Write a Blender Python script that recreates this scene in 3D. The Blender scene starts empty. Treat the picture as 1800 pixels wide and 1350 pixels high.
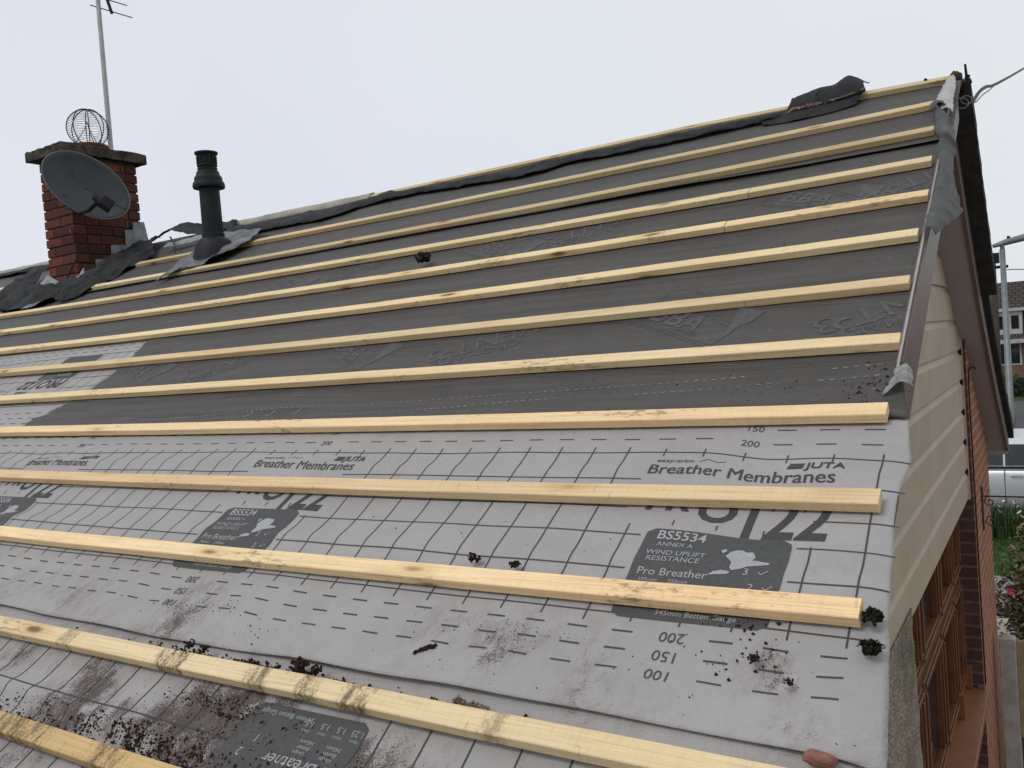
import bpy, bmesh, math, random
import numpy as np
from mathutils import Vector, Matrix, noise as mn
random.seed(7)
S = bpy.context.scene
COL = S.collection
R_ = math.radians

# ------------------------------------------------------------------ camera
G = 4.30                      # height of the ridge datum above the ground
cam_d = bpy.data.cameras.new("camera"); cam = bpy.data.objects.new("camera", cam_d); COL.objects.link(cam)
rt = Vector((0.84098348, 0.53569562, -0.07600656)); dnv = Vector((-0.04423964, -0.07192571, -0.99642839)); fw = Vector((-0.53924915, 0.84134232, -0.03678935))
cam.matrix_world = Matrix(((rt.x, -dnv.x, -fw.x, 0.32192), (rt.y, -dnv.y, -fw.y, -4.18822), (rt.z, -dnv.z, -fw.z, G - 1.02424), (0, 0, 0, 1)))
cam_d.sensor_width = 36; cam_d.lens = 30.075; cam_d.clip_start = 0.05; cam_d.clip_end = 2000
S.camera = cam
# ------------------------------------------------------------------ light: overcast day
W = bpy.data.worlds.new("World"); S.world = W; W.use_nodes = True
wt = W.node_tree; wt.nodes.clear()
def wn(t): return wt.nodes.new(t)
sky = wn('ShaderNodeTexSky'); sky.sky_type = 'NISHITA'; sky.sun_disc = False
SUN_EL, SUN_AZ = R_(52), R_(200)      # azimuth from +Y clockwise
sky.sun_elevation = SUN_EL; sky.sun_rotation = SUN_AZ; sky.air_density = 1.0; sky.dust_density = 4.0
tc = wn('ShaderNodeTexCoord'); nz = wn('ShaderNodeTexNoise'); nz.inputs['Scale'].default_value = 1.6; nz.inputs['Detail'].default_value = 5
cr = wn('ShaderNodeValToRGB'); e = cr.color_ramp.elements
e[0].position = .32; e[0].color = (7.30, 7.55, 8.55, 1); e[1].position = .68; e[1].color = (8.0, 8.2, 8.9, 1)
mx = wn('ShaderNodeMix'); mx.data_type = 'RGBA'; mx.inputs[0].default_value = .95
bg = wn('ShaderNodeBackground'); bg.inputs[1].default_value = 0.1
out = wn('ShaderNodeOutputWorld'); L = wt.links.new
L(tc.outputs['Generated'], nz.inputs['Vector']); L(nz.outputs[0], cr.inputs[0])
sx = wn('ShaderNodeSeparateXYZ'); L(tc.outputs['Generated'], sx.inputs[0]); mr = wn('ShaderNodeMapRange'); mr.inputs[1].default_value = -.9; mr.inputs[2].default_value = .1; L(sx.outputs[0], mr.inputs[0])
m2 = wn('ShaderNodeMix'); m2.data_type = 'RGBA'; m2.blend_type = 'MULTIPLY'; m2.inputs[7].default_value = (1.035, 1.05, .985, 1); L(mr.outputs[0], m2.inputs[0]); L(cr.outputs[0], m2.inputs[6])
L(sky.outputs[0], mx.inputs[6]); L(m2.outputs[2], mx.inputs[7]); L(mx.outputs[2], bg.inputs[0]); L(bg.outputs[0], out.inputs[0])
sd = bpy.data.lights.new("sun", 'SUN'); sd.energy = 1.1; sd.angle = R_(18); sd.color = (1, .97, .92)
so = bpy.data.objects.new("sun", sd); COL.objects.link(so)
dirv = Vector((math.sin(SUN_AZ) * math.cos(SUN_EL), math.cos(SUN_AZ) * math.cos(SUN_EL), math.sin(SUN_EL)))
so.rotation_euler = dirv.to_track_quat('Z', 'Y').to_euler()
S.view_settings.view_transform = 'Standard'; S.view_settings.look = 'None'; S.view_settings.exposure = 0.0; S.view_settings.gamma = 1

# ------------------------------------------------------------------ materials
class M:
    def __init__(s, name, rough=.8, spec=.3):
        s.m = bpy.data.materials.new(name); s.m.use_nodes = True; s.t = s.m.node_tree; s.t.nodes.clear()
        s.b = s.n('ShaderNodeBsdfPrincipled'); s.o = s.n('ShaderNodeOutputMaterial'); s.l(s.b.outputs[0], s.o.inputs[0])
        s.b.inputs['Roughness'].default_value = rough; s.b.inputs['Specular IOR Level'].default_value = spec
        s.c = s.n('ShaderNodeTexCoord')
    def n(s, t): return s.t.nodes.new(t)
    def l(s, a, b): s.t.links.new(a, b)
    def map(s, src='UV', scale=(1, 1, 1), loc=(0, 0, 0), rot=(0, 0, 0)):
        k = s.n('ShaderNodeMapping'); k.inputs['Scale'].default_value = scale; k.inputs['Location'].default_value = loc; k.inputs['Rotation'].default_value = rot
        s.l(s.c.outputs[src], k.inputs[0]); return k.outputs[0]
    def noise(s, vec, sc=5, det=4, rough=.55, dist=0):
        k = s.n('ShaderNodeTexNoise'); k.inputs['Scale'].default_value = sc; k.inputs['Detail'].default_value = det; k.inputs['Roughness'].default_value = rough; k.inputs['Distortion'].default_value = dist
        s.l(vec, k.inputs['Vector']); return k.outputs[0]
    def ramp(s, f, a, b, ca=0., cb=1.):
        k = s.n('ShaderNodeMapRange'); k.interpolation_type = 'SMOOTHSTEP'; k.inputs[1].default_value = a; k.inputs[2].default_value = b; k.inputs[3].default_value = ca; k.inputs[4].default_value = cb
        s.l(f, k.inputs[0]); return k.outputs[0]
    def math(s, op, a, b):
        k = s.n('ShaderNodeMath'); k.operation = op
        for i, v in enumerate((a, b)):
            if isinstance(v, (int, float)): k.inputs[i].default_value = v
            else: s.l(v, k.inputs[i])
        return k.outputs[0]
    def mix(s, f, a, b):
        k = s.n('ShaderNodeMix'); k.data_type = 'RGBA'
        for i, v in ((0, f), (6, a), (7, b)):
            if isinstance(v, (int, float)): k.inputs[i].default_value = v
            elif isinstance(v, tuple): k.inputs[i].default_value = (*v, 1)
            else: s.l(v, k.inputs[i])
        return k.outputs[2]
    def col(s, v):
        if isinstance(v, tuple): s.b.inputs['Base Color'].default_value = (*v, 1)
        else: s.l(v, s.b.inputs['Base Color'])
        return s
    def bump(s, h, st=.3, d=.01):
        k = s.n('ShaderNodeBump'); k.inputs['Strength'].default_value = st; k.inputs['Distance'].default_value = d
        s.l(h, k.inputs['Height']); s.l(k.outputs[0], s.b.inputs['Normal']); return s
    def sep(s, vec):
        k = s.n('ShaderNodeSeparateXYZ'); s.l(vec, k.inputs[0]); return k.outputs
    def info(s):
        return s.n('ShaderNodeObjectInfo').outputs['Random']

def simple(name, a, b=None, sc=8, rough=.8, spec=.3, bump=0, bs=80, src='Object', metal=0):
    m = M(name, rough, spec); v = m.map(src)
    b = b or tuple(c * .75 for c in a)
    m.col(m.mix(m.ramp(m.noise(v, sc, 6, .65), .35, .65), a, b))
    if bump: m.bump(m.noise(v, bs, 5, .7), bump, .01)
    m.b.inputs['Metallic'].default_value = metal
    return m.m

def timber(name, a, b, dirt=.5, spots=()):
    m = M(name, .72, .25)
    rnd = m.info()
    k = m.n('ShaderNodeCombineXYZ'); m.l(m.math('MULTIPLY', rnd, 37.), k.inputs[0]); m.l(m.math('MULTIPLY', rnd, 11.), k.inputs[1])
    ad = m.n('ShaderNodeVectorMath'); m.l(m.c.outputs['UV'], ad.inputs[0]); m.l(k.outputs[0], ad.inputs[1])
    def st(sx, sy):
        q = m.n('ShaderNodeMapping'); q.inputs['Scale'].default_value = (sx, sy, 1); m.l(ad.outputs[0], q.inputs[0]); return q.outputs[0]
    big = m.noise(st(1.3, 7), 1, 4, .6)
    c = m.mix(m.ramp(big, .32, .68), a, b)
    tone = m.noise(st(.7, 1.5), 1, 2, .5)
    c = m.mix(m.math('MULTIPLY', m.ramp(tone, .5, .72), .45), c, (.74, .47, .25))
    c = m.mix(m.math('MULTIPLY', m.ramp(tone, .48, .28), .40), c, (.60, .53, .29))
    gr = m.noise(st(3.2, 190), 1, 5, .65, .9)
    c = m.mix(m.math('MULTIPLY', m.ramp(gr, .43, .72), .55), c, tuple(x * .52 for x in b))
    saw = m.noise(st(110, 14), 1, 2, .5)
    c = m.mix(m.math('MULTIPLY', m.ramp(saw, .5, .7), .16), c, tuple(x * .6 for x in b))
    # knots
    vo = m.n('ShaderNodeTexVoronoi'); vo.inputs['Scale'].default_value = 1; m.l(st(3.1, 9), vo.inputs['Vector'])
    kn = m.ramp(m.math('ADD', vo.outputs['Distance'], m.math('MULTIPLY', gr, .08)), .20, .10)
    c = m.mix(m.math('MULTIPLY', m.ramp(vo.outputs['Distance'], .34, .14), .35), c, (.50, .30, .13))
    c = m.mix(m.math('MULTIPLY', kn, .85), c, (.14, .07, .03))
    # handling marks and grime
    sp = m.ramp(m.math('MULTIPLY', m.noise(st(24, 60), 1, 5, .7), m.noise(st(2.2, 5), 1, 2, .5)), .335, .42)
    c = m.mix(m.math('MULTIPLY', sp, dirt), c, (.10, .07, .045))
    fine = m.ramp(m.noise(st(95, 120), 1, 4, .85), .64, .72)
    c = m.mix(m.math('MULTIPLY', fine, dirt * .75), c, (.09, .06, .04))
    scr = m.ramp(m.math('MULTIPLY', m.noise(st(60, 16), 1, 3, .6), m.noise(st(5, 3), 1, 3, .6)), .36, .44)
    c = m.mix(m.math('MULTIPLY', scr, dirt * .7), c, (.20, .13, .075))
    ux = m.sep(m.c.outputs['UV'])[0]
    for (cx, w, am) in spots:
        d = m.n('ShaderNodeMath'); d.operation = 'ABSOLUTE'; m.l(m.math('SUBTRACT', ux, cx), d.inputs[0])
        fall = m.ramp(d.outputs[0], w * 1.6, 0.)
        nn = m.math('ADD', m.math('MULTIPLY', m.noise(m.map('UV', (42, 13, 1), rot=(0, 0, .35)), 1, 5, .7), .65), m.math('MULTIPLY', m.noise(m.map('UV', (170, 120, 1)), 1, 4, .8), .45))
        k2 = m.ramp(m.math('ADD', m.math('MULTIPLY', fall, .30), nn), .74, .92)
        c = m.mix(m.math('MULTIPLY', k2, am), c, (.085, .055, .035))
    hs = m.n('ShaderNodeHueSaturation'); m.l(m.math('ADD', m.math('MULTIPLY', rnd, .24), .90), hs.inputs['Value']); m.l(c, hs.inputs['Color'])
    m.col(hs.outputs[0]); m.bump(m.math('ADD', gr, m.math('MULTIPLY', saw, .6)), .45, .002)
    return m.m
T_pale = timber("timber_pale", (.77, .615, .375), (.71, .54, .305), .5)
T_warm = timber("timber_warm", (.81, .615, .365), (.79, .56, .315), .6)
T_orange = timber("timber_orange", (.70, .51, .26), (.60, .40, .17), .6, ((-1.75, .25, .8), (-1.4, .12, .8)))
T_dirt = timber('timber_muddy', (.80, .64, .39), (.74, .56, .32), .5, ((-1.46, .10, .95), (-1.17, .06, .8), (-1.02, .06, .8), (-.88, .08, .85), (-1.9, .06, .6), (-.55, .05, .5)))
T_old = timber("timber_weathered", (.58, .46, .27), (.47, .36, .20), .6)

def membrane(name, base, lightm):
    m = M(name, .55 if not lightm else .78, .42 if not lightm else .28)
    uv = m.map('UV'); xy = m.sep(m.c.outputs['UV'])
    c = m.mix(m.ramp(m.noise(uv, 3.0, 5, .6), .3, .7), base, tuple(x * .88 for x in base))
    c = m.mix(m.ramp(m.noise(uv, 330, 3, .7), .42, .66), c, tuple(x * .84 for x in base))
    c = m.mix(m.math('MULTIPLY', m.ramp(m.noise(uv, 38, 5, .75), .45, .75), .5), c, tuple(x * .80 for x in base))
    if lightm:
        soil = (.045, .029, .026)
        # how dirty: more towards the eaves and the left, with smudges
        low = m.ramp(xy[1], 2.9, 3.6, .0, .55)
        blot = m.noise(uv, 3.2, 4, .6)
        dens = m.math('MULTIPLY', m.ramp(blot, .42, .70), m.math('ADD', low, .18))
        for (sx, ss, r, a) in ((-.66, 3.20, .17, .8), (-.85, 3.17, .13, .4), (-1.55, 3.27, .22, .5), (-1.30, 3.52, .32, 1.15), (-1.0, 3.62, .35, 1.0), (-1.75, 3.57, .26, .95), (-.12, 3.19, .12, .7), (-2.1, 3.25, .3, .45), (-.45, 3.29, .16, .35), (-.95, 2.72, .10, .3), (-.06, 3.28, .1, .3)):
            q = m.n('ShaderNodeVectorMath'); q.operation = 'DISTANCE'; q.inputs[1].default_value = (sx, ss, 0); m.l(m.c.outputs['UV'], q.inputs[0])
            dens = m.math('ADD', dens, m.ramp(m.math('ADD', q.outputs['Value'], m.math('MULTIPLY', m.noise(m.map('UV', (16, 9, 1), rot=(0, 0, .6)), 1, 6, .75), .30)), r + .13, .13, 0., a * .8))
        dens = m.math('MINIMUM', dens, 1.0)
        gr = m.ramp(m.math('ADD', m.math('ADD', m.math('MULTIPLY', m.noise(uv, 210, 5, .85), .75), m.math('MULTIPLY', m.noise(m.map('UV', (40, 24, 1), rot=(0, 0, .6)), 1, 5, .75), .38)), m.math('MULTIPLY', dens, .30)), .74, .81)
        spk = m.ramp(m.math('ADD', m.noise(uv, 62, 3, .85), m.math('MULTIPLY', dens, .14)), .70, .75)
        c = m.mix(m.math('MULTIPLY', m.math('MULTIPLY', dens, m.ramp(m.noise(m.map('UV', (22, 13, 1), rot=(0, 0, .6)), 1, 6, .7), .40, .60)), .62), c, (.14, .085, .072))
        c = m.mix(m.math('MULTIPLY', gr, .8), c, soil)
        c = m.mix(m.math('MULTIPLY', spk, .8), c, (.05, .035, .03))
    else:
        sc = m.noise(m.map('UV', (2.5, 26, 1)), 1, 5, .65)
        c = m.mix(m.math('MULTIPLY', m.ramp(sc, .45, .8), .5), c, tuple(x * 1.5 for x in base))  # lighter streaks paint a sheen along the sheet into its colour
        spk = m.ramp(m.noise(uv, 70, 3, .85), .73, .78)
        c = m.mix(m.math('MULTIPLY', spk, .6), c, (.03, .022, .02))
        dust = m.math('MULTIPLY', m.ramp(m.noise(uv, 5, 5, .7), .5, .75), .25)
        c = m.mix(dust, c, (.12, .105, .10))
    m.col(c)
    cz_ = m.math('MULTIPLY', m.noise(m.map('UV', (5, 9, 1), rot=(0, 0, .5)) if lightm else m.map('UV', (1.6, 17, 1)), 1, 6, .62, .8), 20. if lightm else 24.)
    m.bump(m.math('ADD', m.noise(uv, 480, 2, .6), cz_), .45 if lightm else .6, .0022 if lightm else .003)
    return m.m
MEM_L = membrane("membrane_grey", (.37, .357, .352), True)
MEM_D = membrane("membrane_dark", (.072, .066, .061), False)
INK = simple("ink_dark", (.05, .05, .053), (.07, .07, .073), 300, .8, .2)
INK_P = simple("ink_panel", (.066, .068, .068), (.080, .080, .080), 90, .75, .25)
INK_L = simple("ink_light", (.36, .36, .37), (.30, .30, .31), 200, .8, .2)
INK_F = simple("ink_faint", (.104, .103, .110), (.076, .073, .074), 40, .7, .2)
INK_W = simple("ink_white", (.40, .40, .41), (.2, .2, .2), 60, .7, .2)
FELT = simple("old_felt", (.013, .014, .016), (.030, .031, .033), 14, .75, .25, .5, 120)
SCRAP = simple("scrap_membrane", (.082, .083, .082), (.058, .058, .057), 9, .6, .3, .3, 200)
LEAD = simple("lead", (.27, .285, .31), (.15, .16, .175), 14, .5, .5, .25, 40)
LEADD = simple("lead_dark", (.075, .08, .09), (.15, .155, .165), 9, .45, .5, .3, 30)
MORTAR = simple("mortar", (.10, .075, .065), (.05, .04, .036), 30, .95, .1, .5)
CAPM = simple("cap_concrete", (.028, .025, .023), (.10, .085, .07), 12, .95, .1, .7, 60)
BLACKP = simple("black_plastic", (.008, .009, .011), (.013, .014, .016), 10, .55, .22)
DISHM = simple("dish_grey", (.036, .039, .046), (.046, .05, .058), 6, .5, .3)
WIRE = simple("wire_dark", (.03, .03, .032), (.06, .05, .045), 20, .6, .4)
POLE = simple("pole_grey", (.42, .42, .43), (.33, .33, .34), 9, .5, .4, metal=.2)
GALV = simple("galvanised", (.20, .215, .22), (.16, .175, .18), 6, .5, .4, metal=.3)
BROWN = simple("brown_upvc", (.15, .095, .082), (.125, .08, .07), 9, .45, .4)
SOFF = simple("soffit_brown", (.36, .30, .29), (.33, .275, .265), 4, .6, .3)
CLAD = simple("cladding_beige", (.445, .355, .27), (.39, .31, .235), 3, .55, .35)
WOODW = simple("window_timber", (.15, .054, .02), (.105, .037, .014), 10, .42, .4)
SILLM = simple("sill_timber", (.225, .085, .034), (.18, .066, .025), 8, .45, .4)
GLASS = M("dark_glass", .06, .5).col((.015, .018, .02)).m
TILE = simple("roof_tile_dark", (.028, .026, .026), (.05, .045, .04), 12, .85, .2, .4, 60)
MOSS = simple("moss", (.010, .011, .007), (.022, .022, .012), 60, .95, .1)
SOIL = simple("soil", (.016, .011, .009), (.042, .025, .021), 90, .95, .1)
REDC = simple("red_mortar", (.30, .145, .105), (.17, .08, .06), 40, .95, .1, .6, 120)
DECK = simple("dark_deck", (.03, .028, .026), (.05, .045, .04), 5, .9, .1)
PLASTER = simple("house_render", (.40, .36, .30), (.33, .30, .25), 12, .95, .1, .5, 150)

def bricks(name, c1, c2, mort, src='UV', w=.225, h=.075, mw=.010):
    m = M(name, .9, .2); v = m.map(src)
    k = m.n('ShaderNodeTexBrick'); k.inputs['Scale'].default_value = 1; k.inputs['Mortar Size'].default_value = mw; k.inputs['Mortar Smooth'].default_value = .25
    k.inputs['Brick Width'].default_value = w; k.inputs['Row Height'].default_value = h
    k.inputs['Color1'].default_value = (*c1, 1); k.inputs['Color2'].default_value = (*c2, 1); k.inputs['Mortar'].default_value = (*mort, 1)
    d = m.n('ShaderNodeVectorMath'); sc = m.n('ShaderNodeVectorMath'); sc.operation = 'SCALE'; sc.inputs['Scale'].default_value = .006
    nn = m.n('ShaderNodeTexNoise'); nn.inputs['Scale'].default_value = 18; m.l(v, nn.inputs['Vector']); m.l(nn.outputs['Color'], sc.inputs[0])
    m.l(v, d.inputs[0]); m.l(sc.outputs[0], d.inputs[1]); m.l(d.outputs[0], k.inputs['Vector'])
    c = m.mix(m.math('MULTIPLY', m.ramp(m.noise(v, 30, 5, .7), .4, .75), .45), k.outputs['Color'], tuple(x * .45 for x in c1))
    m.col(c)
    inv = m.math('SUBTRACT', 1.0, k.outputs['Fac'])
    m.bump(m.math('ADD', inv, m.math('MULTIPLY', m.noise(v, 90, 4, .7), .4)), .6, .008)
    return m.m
BR_OR = bricks("brick_orange", (.36, .125, .06), (.28, .10, .055), (.34, .27, .21))
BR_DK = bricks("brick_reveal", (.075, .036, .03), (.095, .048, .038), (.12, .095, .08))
BR_FAR = bricks("brick_far", (.20, .075, .05), (.16, .06, .045), (.22, .18, .15))

def brick_units(name, c1, c2):
    m = M(name, .92, .15); g = m.n('ShaderNodeNewGeometry'); v = m.map('Object')
    c = m.mix(g.outputs['Random Per Island'], c1, c2)
    c = m.mix(m.math('MULTIPLY', m.ramp(m.noise(v, 22, 6, .7), .45, .72), .65), c, (.035, .022, .02))
    m.col(c).bump(m.noise(v, 110, 4, .75), .5, .006); return m.m
BR_CH = brick_units("brick_chimney", (.17, .056, .038), (.058, .025, .022))
def pebble():
    m = M("pebbledash", .95, .15); v = m.map('Object')
    vo = m.n('ShaderNodeTexVoronoi'); vo.inputs['Scale'].default_value = 85; m.l(v, vo.inputs['Vector'])
    hs = m.n('ShaderNodeSeparateColor'); m.l(vo.outputs['Color'], hs.inputs[0])
    c = m.mix(hs.outputs[0], (.42, .37, .29), (.24, .20, .15))
    c = m.mix(m.ramp(m.noise(v, 3, 5, .7), .45, .75), c, (.16, .135, .10))
    m.col(c).bump(m.math('SUBTRACT', 1., vo.outputs['Distance']), .9, .02); return m.m
PEB = pebble()

# ------------------------------------------------------------------ object helpers
def link(name, me, mat=None, parent=None, smooth=False):
    o = bpy.data.objects.new(name, me); COL.objects.link(o)
    if mat: me.materials.append(mat)
    if parent: o.parent = parent; bpy.context.view_layer.update()
    if smooth:
        me.polygons.foreach_set('use_smooth', [True] * len(me.polygons))
    return o
def tag(o, label=None, cat=None, group=None, kind=None):
    if label: o['label'] = label
    if cat: o['category'] = cat
    if group: o['group'] = group
    if kind: o['kind'] = kind
    return o
def empty(name, loc, label, cat, group=None):
    o = bpy.data.objects.new(name, None); COL.objects.link(o); o.location = loc; o.empty_display_size = .1
    bpy.context.view_layer.update()
    return tag(o, label, cat, group)
class MB:
    """collects world-space geometry, links it as one mesh object"""
    def __init__(s): s.v = []; s.f = []; s.uv = []
    def add(s, vs, fs, uvs=None):
        n = len(s.v); s.v += [tuple(p) for p in vs]; s.f += [tuple(i + n for i in f) for f in fs]
        s.uv += list(uvs) if uvs is not None else [(p[0], p[2]) for p in vs]
    def box(s, lo, hi, rot=None, uvf=None):
        c = [(lo[i] + hi[i]) / 2 for i in range(3)]; d = [(hi[i] - lo[i]) / 2 for i in range(3)]
        ps = []
        for sx, sy, sz in ((-1, -1, -1), (1, -1, -1), (1, 1, -1), (-1, 1, -1), (-1, -1, 1), (1, -1, 1), (1, 1, 1), (-1, 1, 1)):
            p = Vector((sx * d[0], sy * d[1], sz * d[2]))
            if rot: p = rot @ p
            ps.append(p + Vector(c))
        s.add(ps, [(0, 3, 2, 1), (4, 5, 6, 7), (0, 1, 5, 4), (1, 2, 6, 5), (2, 3, 7, 6), (3, 0, 4, 7)], [uvf(p) for p in ps] if uvf else None)
    def prism(s, poly, axis, a, b, uvf=None):
        """poly: 2-D points of the other two axes, extruded along axis from a to b"""
        def mk(p, t):
            q = list(p); q.insert(axis, t); return Vector(q)
        n = len(poly); ps = [mk(p, a) for p in poly] + [mk(p, b) for p in poly]
        s.add(ps, [tuple(range(n))[::-1], tuple(range(n, 2 * n))] + [(i, (i + 1) % n, n + (i + 1) % n, n + i) for i in range(n)], [uvf(p) for p in ps] if uvf else None)
    def tube(s, path, r, n=8, cap=True):
        path = [Vector(p) for p in path]; rs = r if isinstance(r, (list, tuple)) else [r] * len(path)
        base = len(s.v); ref = None
        for i, p in enumerate(path):
            t = (path[min(i + 1, len(path) - 1)] - path[max(i - 1, 0)]).normalized()
            if ref is None: ref = t.orthogonal().normalized()
            ref = (ref - t * ref.dot(t)).normalized(); b = t.cross(ref)
            for k in range(n):
                a = 2 * math.pi * k / n; q = p + (ref * math.cos(a) + b * math.sin(a)) * rs[i]
                s.v.append(tuple(q)); s.uv.append((k / n, i * .1))
        for i in range(len(path) - 1):
            for k in range(n):
                a = base + i * n + k; b2 = base + i * n + (k + 1) % n
                s.f.append((a, b2, b2 + n, a + n))
        if cap:
            s.f.append(tuple(base + k for k in range(n))[::-1]); s.f.append(tuple(base + (len(path) - 1) * n + k for k in range(n)))
    def lathe(s, prof, c, n=28, axis=Vector((0, 0, 1))):
        q = axis.to_track_quat('Z', 'Y').to_matrix(); base = len(s.v)
        for r, z in prof:
            for k in range(n):
                a = 2 * math.pi * k / n
                s.v.append(tuple(Vector(c) + q @ Vector((r * math.cos(a), r * math.sin(a), z)))); s.uv.append((k / n, z))
        for i in range(len(prof) - 1):
            for k in range(n):
                a = base + i * n + k; b2 = base + i * n + (k + 1) % n
                s.f.append((a, b2, b2 + n, a + n))
        s.f.append(tuple(base + k for k in range(n))[::-1]); s.f.append(tuple(base + (len(prof) - 1) * n + k for k in range(n)))
    def grid(s, P, uv=None, mask=None):
        """P: array [rows][cols] of points"""
        nr, nc = len(P), len(P[0]); base = len(s.v)
        for i in range(nr):
            for j in range(nc):
                s.v.append(tuple(P[i][j])); s.uv.append(tuple(uv[i][j]) if uv is not None else (P[i][j][0], P[i][j][2]))
        for i in range(nr - 1):
            for j in range(nc - 1):
                if mask is None or mask(i, j):
                    a = base + i * nc + j; s.f.append((a, a + nc, a + nc + 1, a + 1))
    def clump(s, c, r, n=40, blob=.28, flat=.7, seed=0, up=Vector((0, 0, 1))):
        rng = random.Random(seed)
        for i in range(n):
            d = Vector((rng.gauss(0, 1), rng.gauss(0, 1), rng.gauss(0, 1))).normalized() * (rng.random() ** .5) * r
            d.z *= flat
            rr = r * blob * rng.uniform(.5, 1.15)
            bm = bmesh.new(); bmesh.ops.create_icosphere(bm, subdivisions=1, radius=rr)
            ps = []
            for vv in bm.verts:
                p = vv.co * (1 + .55 * mn.noise(vv.co * (2.2 / rr) + Vector((i * 3.1, seed, 0))))
                ps.append(Vector(c) + d + p)
            for k, vv in enumerate(bm.verts): vv.index = k
            s.add(ps, [tuple(x.index for x in f.verts) for f in bm.faces]); bm.free()
    def build(s, name, mat, parent=None, smooth=False, loc=None, merge=False):
        me = bpy.data.meshes.new(name)
        V = s.v
        if parent is not None:
            im = parent.matrix_world.inverted(); V = [im @ Vector(p) for p in V]
        elif loc is not None:
            V = [Vector(p) - Vector(loc) for p in V]
        me.from_pydata([tuple(p) for p in V], [], s.f); me.update()
        ul = me.uv_layers.new(name="UVMap")
        idx = np.empty(len(me.loops), dtype=np.int32); me.loops.foreach_get('vertex_index', idx)
        ul.data.foreach_set('uv', np.array(s.uv, dtype=np.float32)[idx].ravel())
        if merge:
            bm = bmesh.new(); bm.from_mesh(me); bmesh.ops.recalc_face_normals(bm, faces=bm.faces); bm.to_mesh(me); bm.free()
        o = link(name, me, mat, parent, smooth)
        if loc is not None and parent is None: o.location = loc
        bpy.context.view_layer.update()
        return o
def solid(o, t, off=0):
    md = o.modifiers.new("thickness", 'SOLIDIFY'); md.thickness = t; md.offset = off; return o
def bev(o, w=.004, seg=2):
    md = o.modifiers.new("edge", 'BEVEL'); md.width = w; md.segments = seg; md.limit_method = 'ANGLE'; return o

# roof coordinates: x along the ridge, s down the slope, h off the batten-top plane
TH = R_(29.515375); CT, ST = math.cos(TH), math.sin(TH); TK = .025
def rp(x, s, h=0.): return Vector((x, -s * CT - h * ST, G - s * ST + h * CT))
def ss(a, b, x):
    t = min(1, max(0, (x - a) / (b - a))); return t * t * (3 - 2 * t)
def nz2(x, y, z=0.): return mn.noise(Vector((x, y, z)))
def ridge_s(x): return float(np.interp(-x, [0, .58, 1.28, 1.95, 3.21, 4.29, 8.4], [-.060, -.122, -.170, -.168, -.170, -.205, -.288]))

# ------------------------------------------------------------------ ground, road
def ground_grid(name, x0, x1, y0, y1, z, mat, nx=40, ny=40, amp=0.):
    mb = MB(); P = []; U = []
    for i in range(ny + 1):
        y = y0 + (y1 - y0) * i / ny
        P.append([(x0 + (x1 - x0) * j / nx, y, z + amp * nz2((x0 + (x1 - x0) * j / nx) * .3, y * .3)) for j in range(nx + 1)])
    mb.grid(P, [[(p[0], p[1]) for p in r] for r in P]); o = mb.build(name, mat); return tag(o, kind='structure')
GRASSM = simple("lawn_green", (.032, .06, .018), (.05, .08, .025), 3, .95, .1, .5, 60)
ASPH = simple("asphalt", (.085, .087, .09), (.065, .067, .07), 2, .9, .2, .4, 120)
PAVE = simple("concrete_path", (.22, .225, .23), (.17, .175, .18), 4, .9, .2, .3, 60)
EARTH = simple("earth", (.035, .028, .022), (.06, .05, .035), 6, .95, .1, .8, 30)
ground = ground_grid('ground', -900, 900, -900, 900, -.26, GRASSM, 4, 4)
ground_grid('lawn', -40, 40, 7.6, 10.9, .0, GRASSM, 60, 10, .03)
ground_grid('yard', -14, 8, -14, 6.6, -.03, simple('yard_bounce', (.33, .32, .30), (.26, .25, .235), 2, .9, .2, .3, 60), 4, 4)  # pale unseen paving, added to bounce light up onto the soffit
ground_grid('flower_bed', -.14, 3, 2.76, 6.3, .0, EARTH, 20, 20, .04)
ground_grid('garden_path', -14, 8, 6.6, 7.9, .03, PAVE, 4, 2)
ground_grid('road', -120, 120, 11.4, 35.5, -.22, ASPH, 4, 4)
mb = MB(); mb.box((-120, 11.0, -.3), (120, 11.4, -.10)); tag(mb.build('kerb', PAVE), kind='structure')

# grass blades with white flowers along the front lawn edge
def blades(n, x0, x1, y0, y1, h0, h1, w, seed, z=0., lean=.35):
    rng = random.Random(seed); mb = MB()
    for _ in range(n):
        x, y = rng.uniform(x0, x1), rng.uniform(y0, y1); h = rng.uniform(h0, h1); a = rng.uniform(0, 6.28); ln = rng.uniform(0, lean) * h
        dx, dy = math.cos(a), math.sin(a); px, py = -dy * w, dx * w
        m_ = Vector((x + dx * ln * .35, y + dy * ln * .35, z + h * .6)); t = Vector((x + dx * ln, y + dy * ln, z + h * rng.uniform(.8, 1)))
        mb.add([(x - px, y - py, z), (x + px, y + py, z), m_ + Vector((px, py, 0)) * .7, m_ - Vector((px, py, 0)) * .7, t], [(0, 1, 2, 3), (3, 2, 4)])
    return mb
BLADE = simple("leaf_blade", (.022, .05, .014), (.038, .075, .02), 3, .6, .3)
o = blades(5200, -3, 3, 10.0, 10.85, .25, .52, .012, 3).build('flower_foliage', BLADE); tag(o, 'strip of long green leaves growing along the lawn edge by the road', 'plants', kind='stuff')
o = blades(9000, -3, 3, 7.9, 10.2, .03, .07, .006, 4).build('grass', BLADE); tag(o, 'mown green lawn between the path and the flower strip', 'grass', kind='stuff')
PETAL = simple("petal_white", (.75, .75, .68), (.7, .68, .5), 8, .6, .3)
mb = MB(); rng = random.Random(5)
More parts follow.
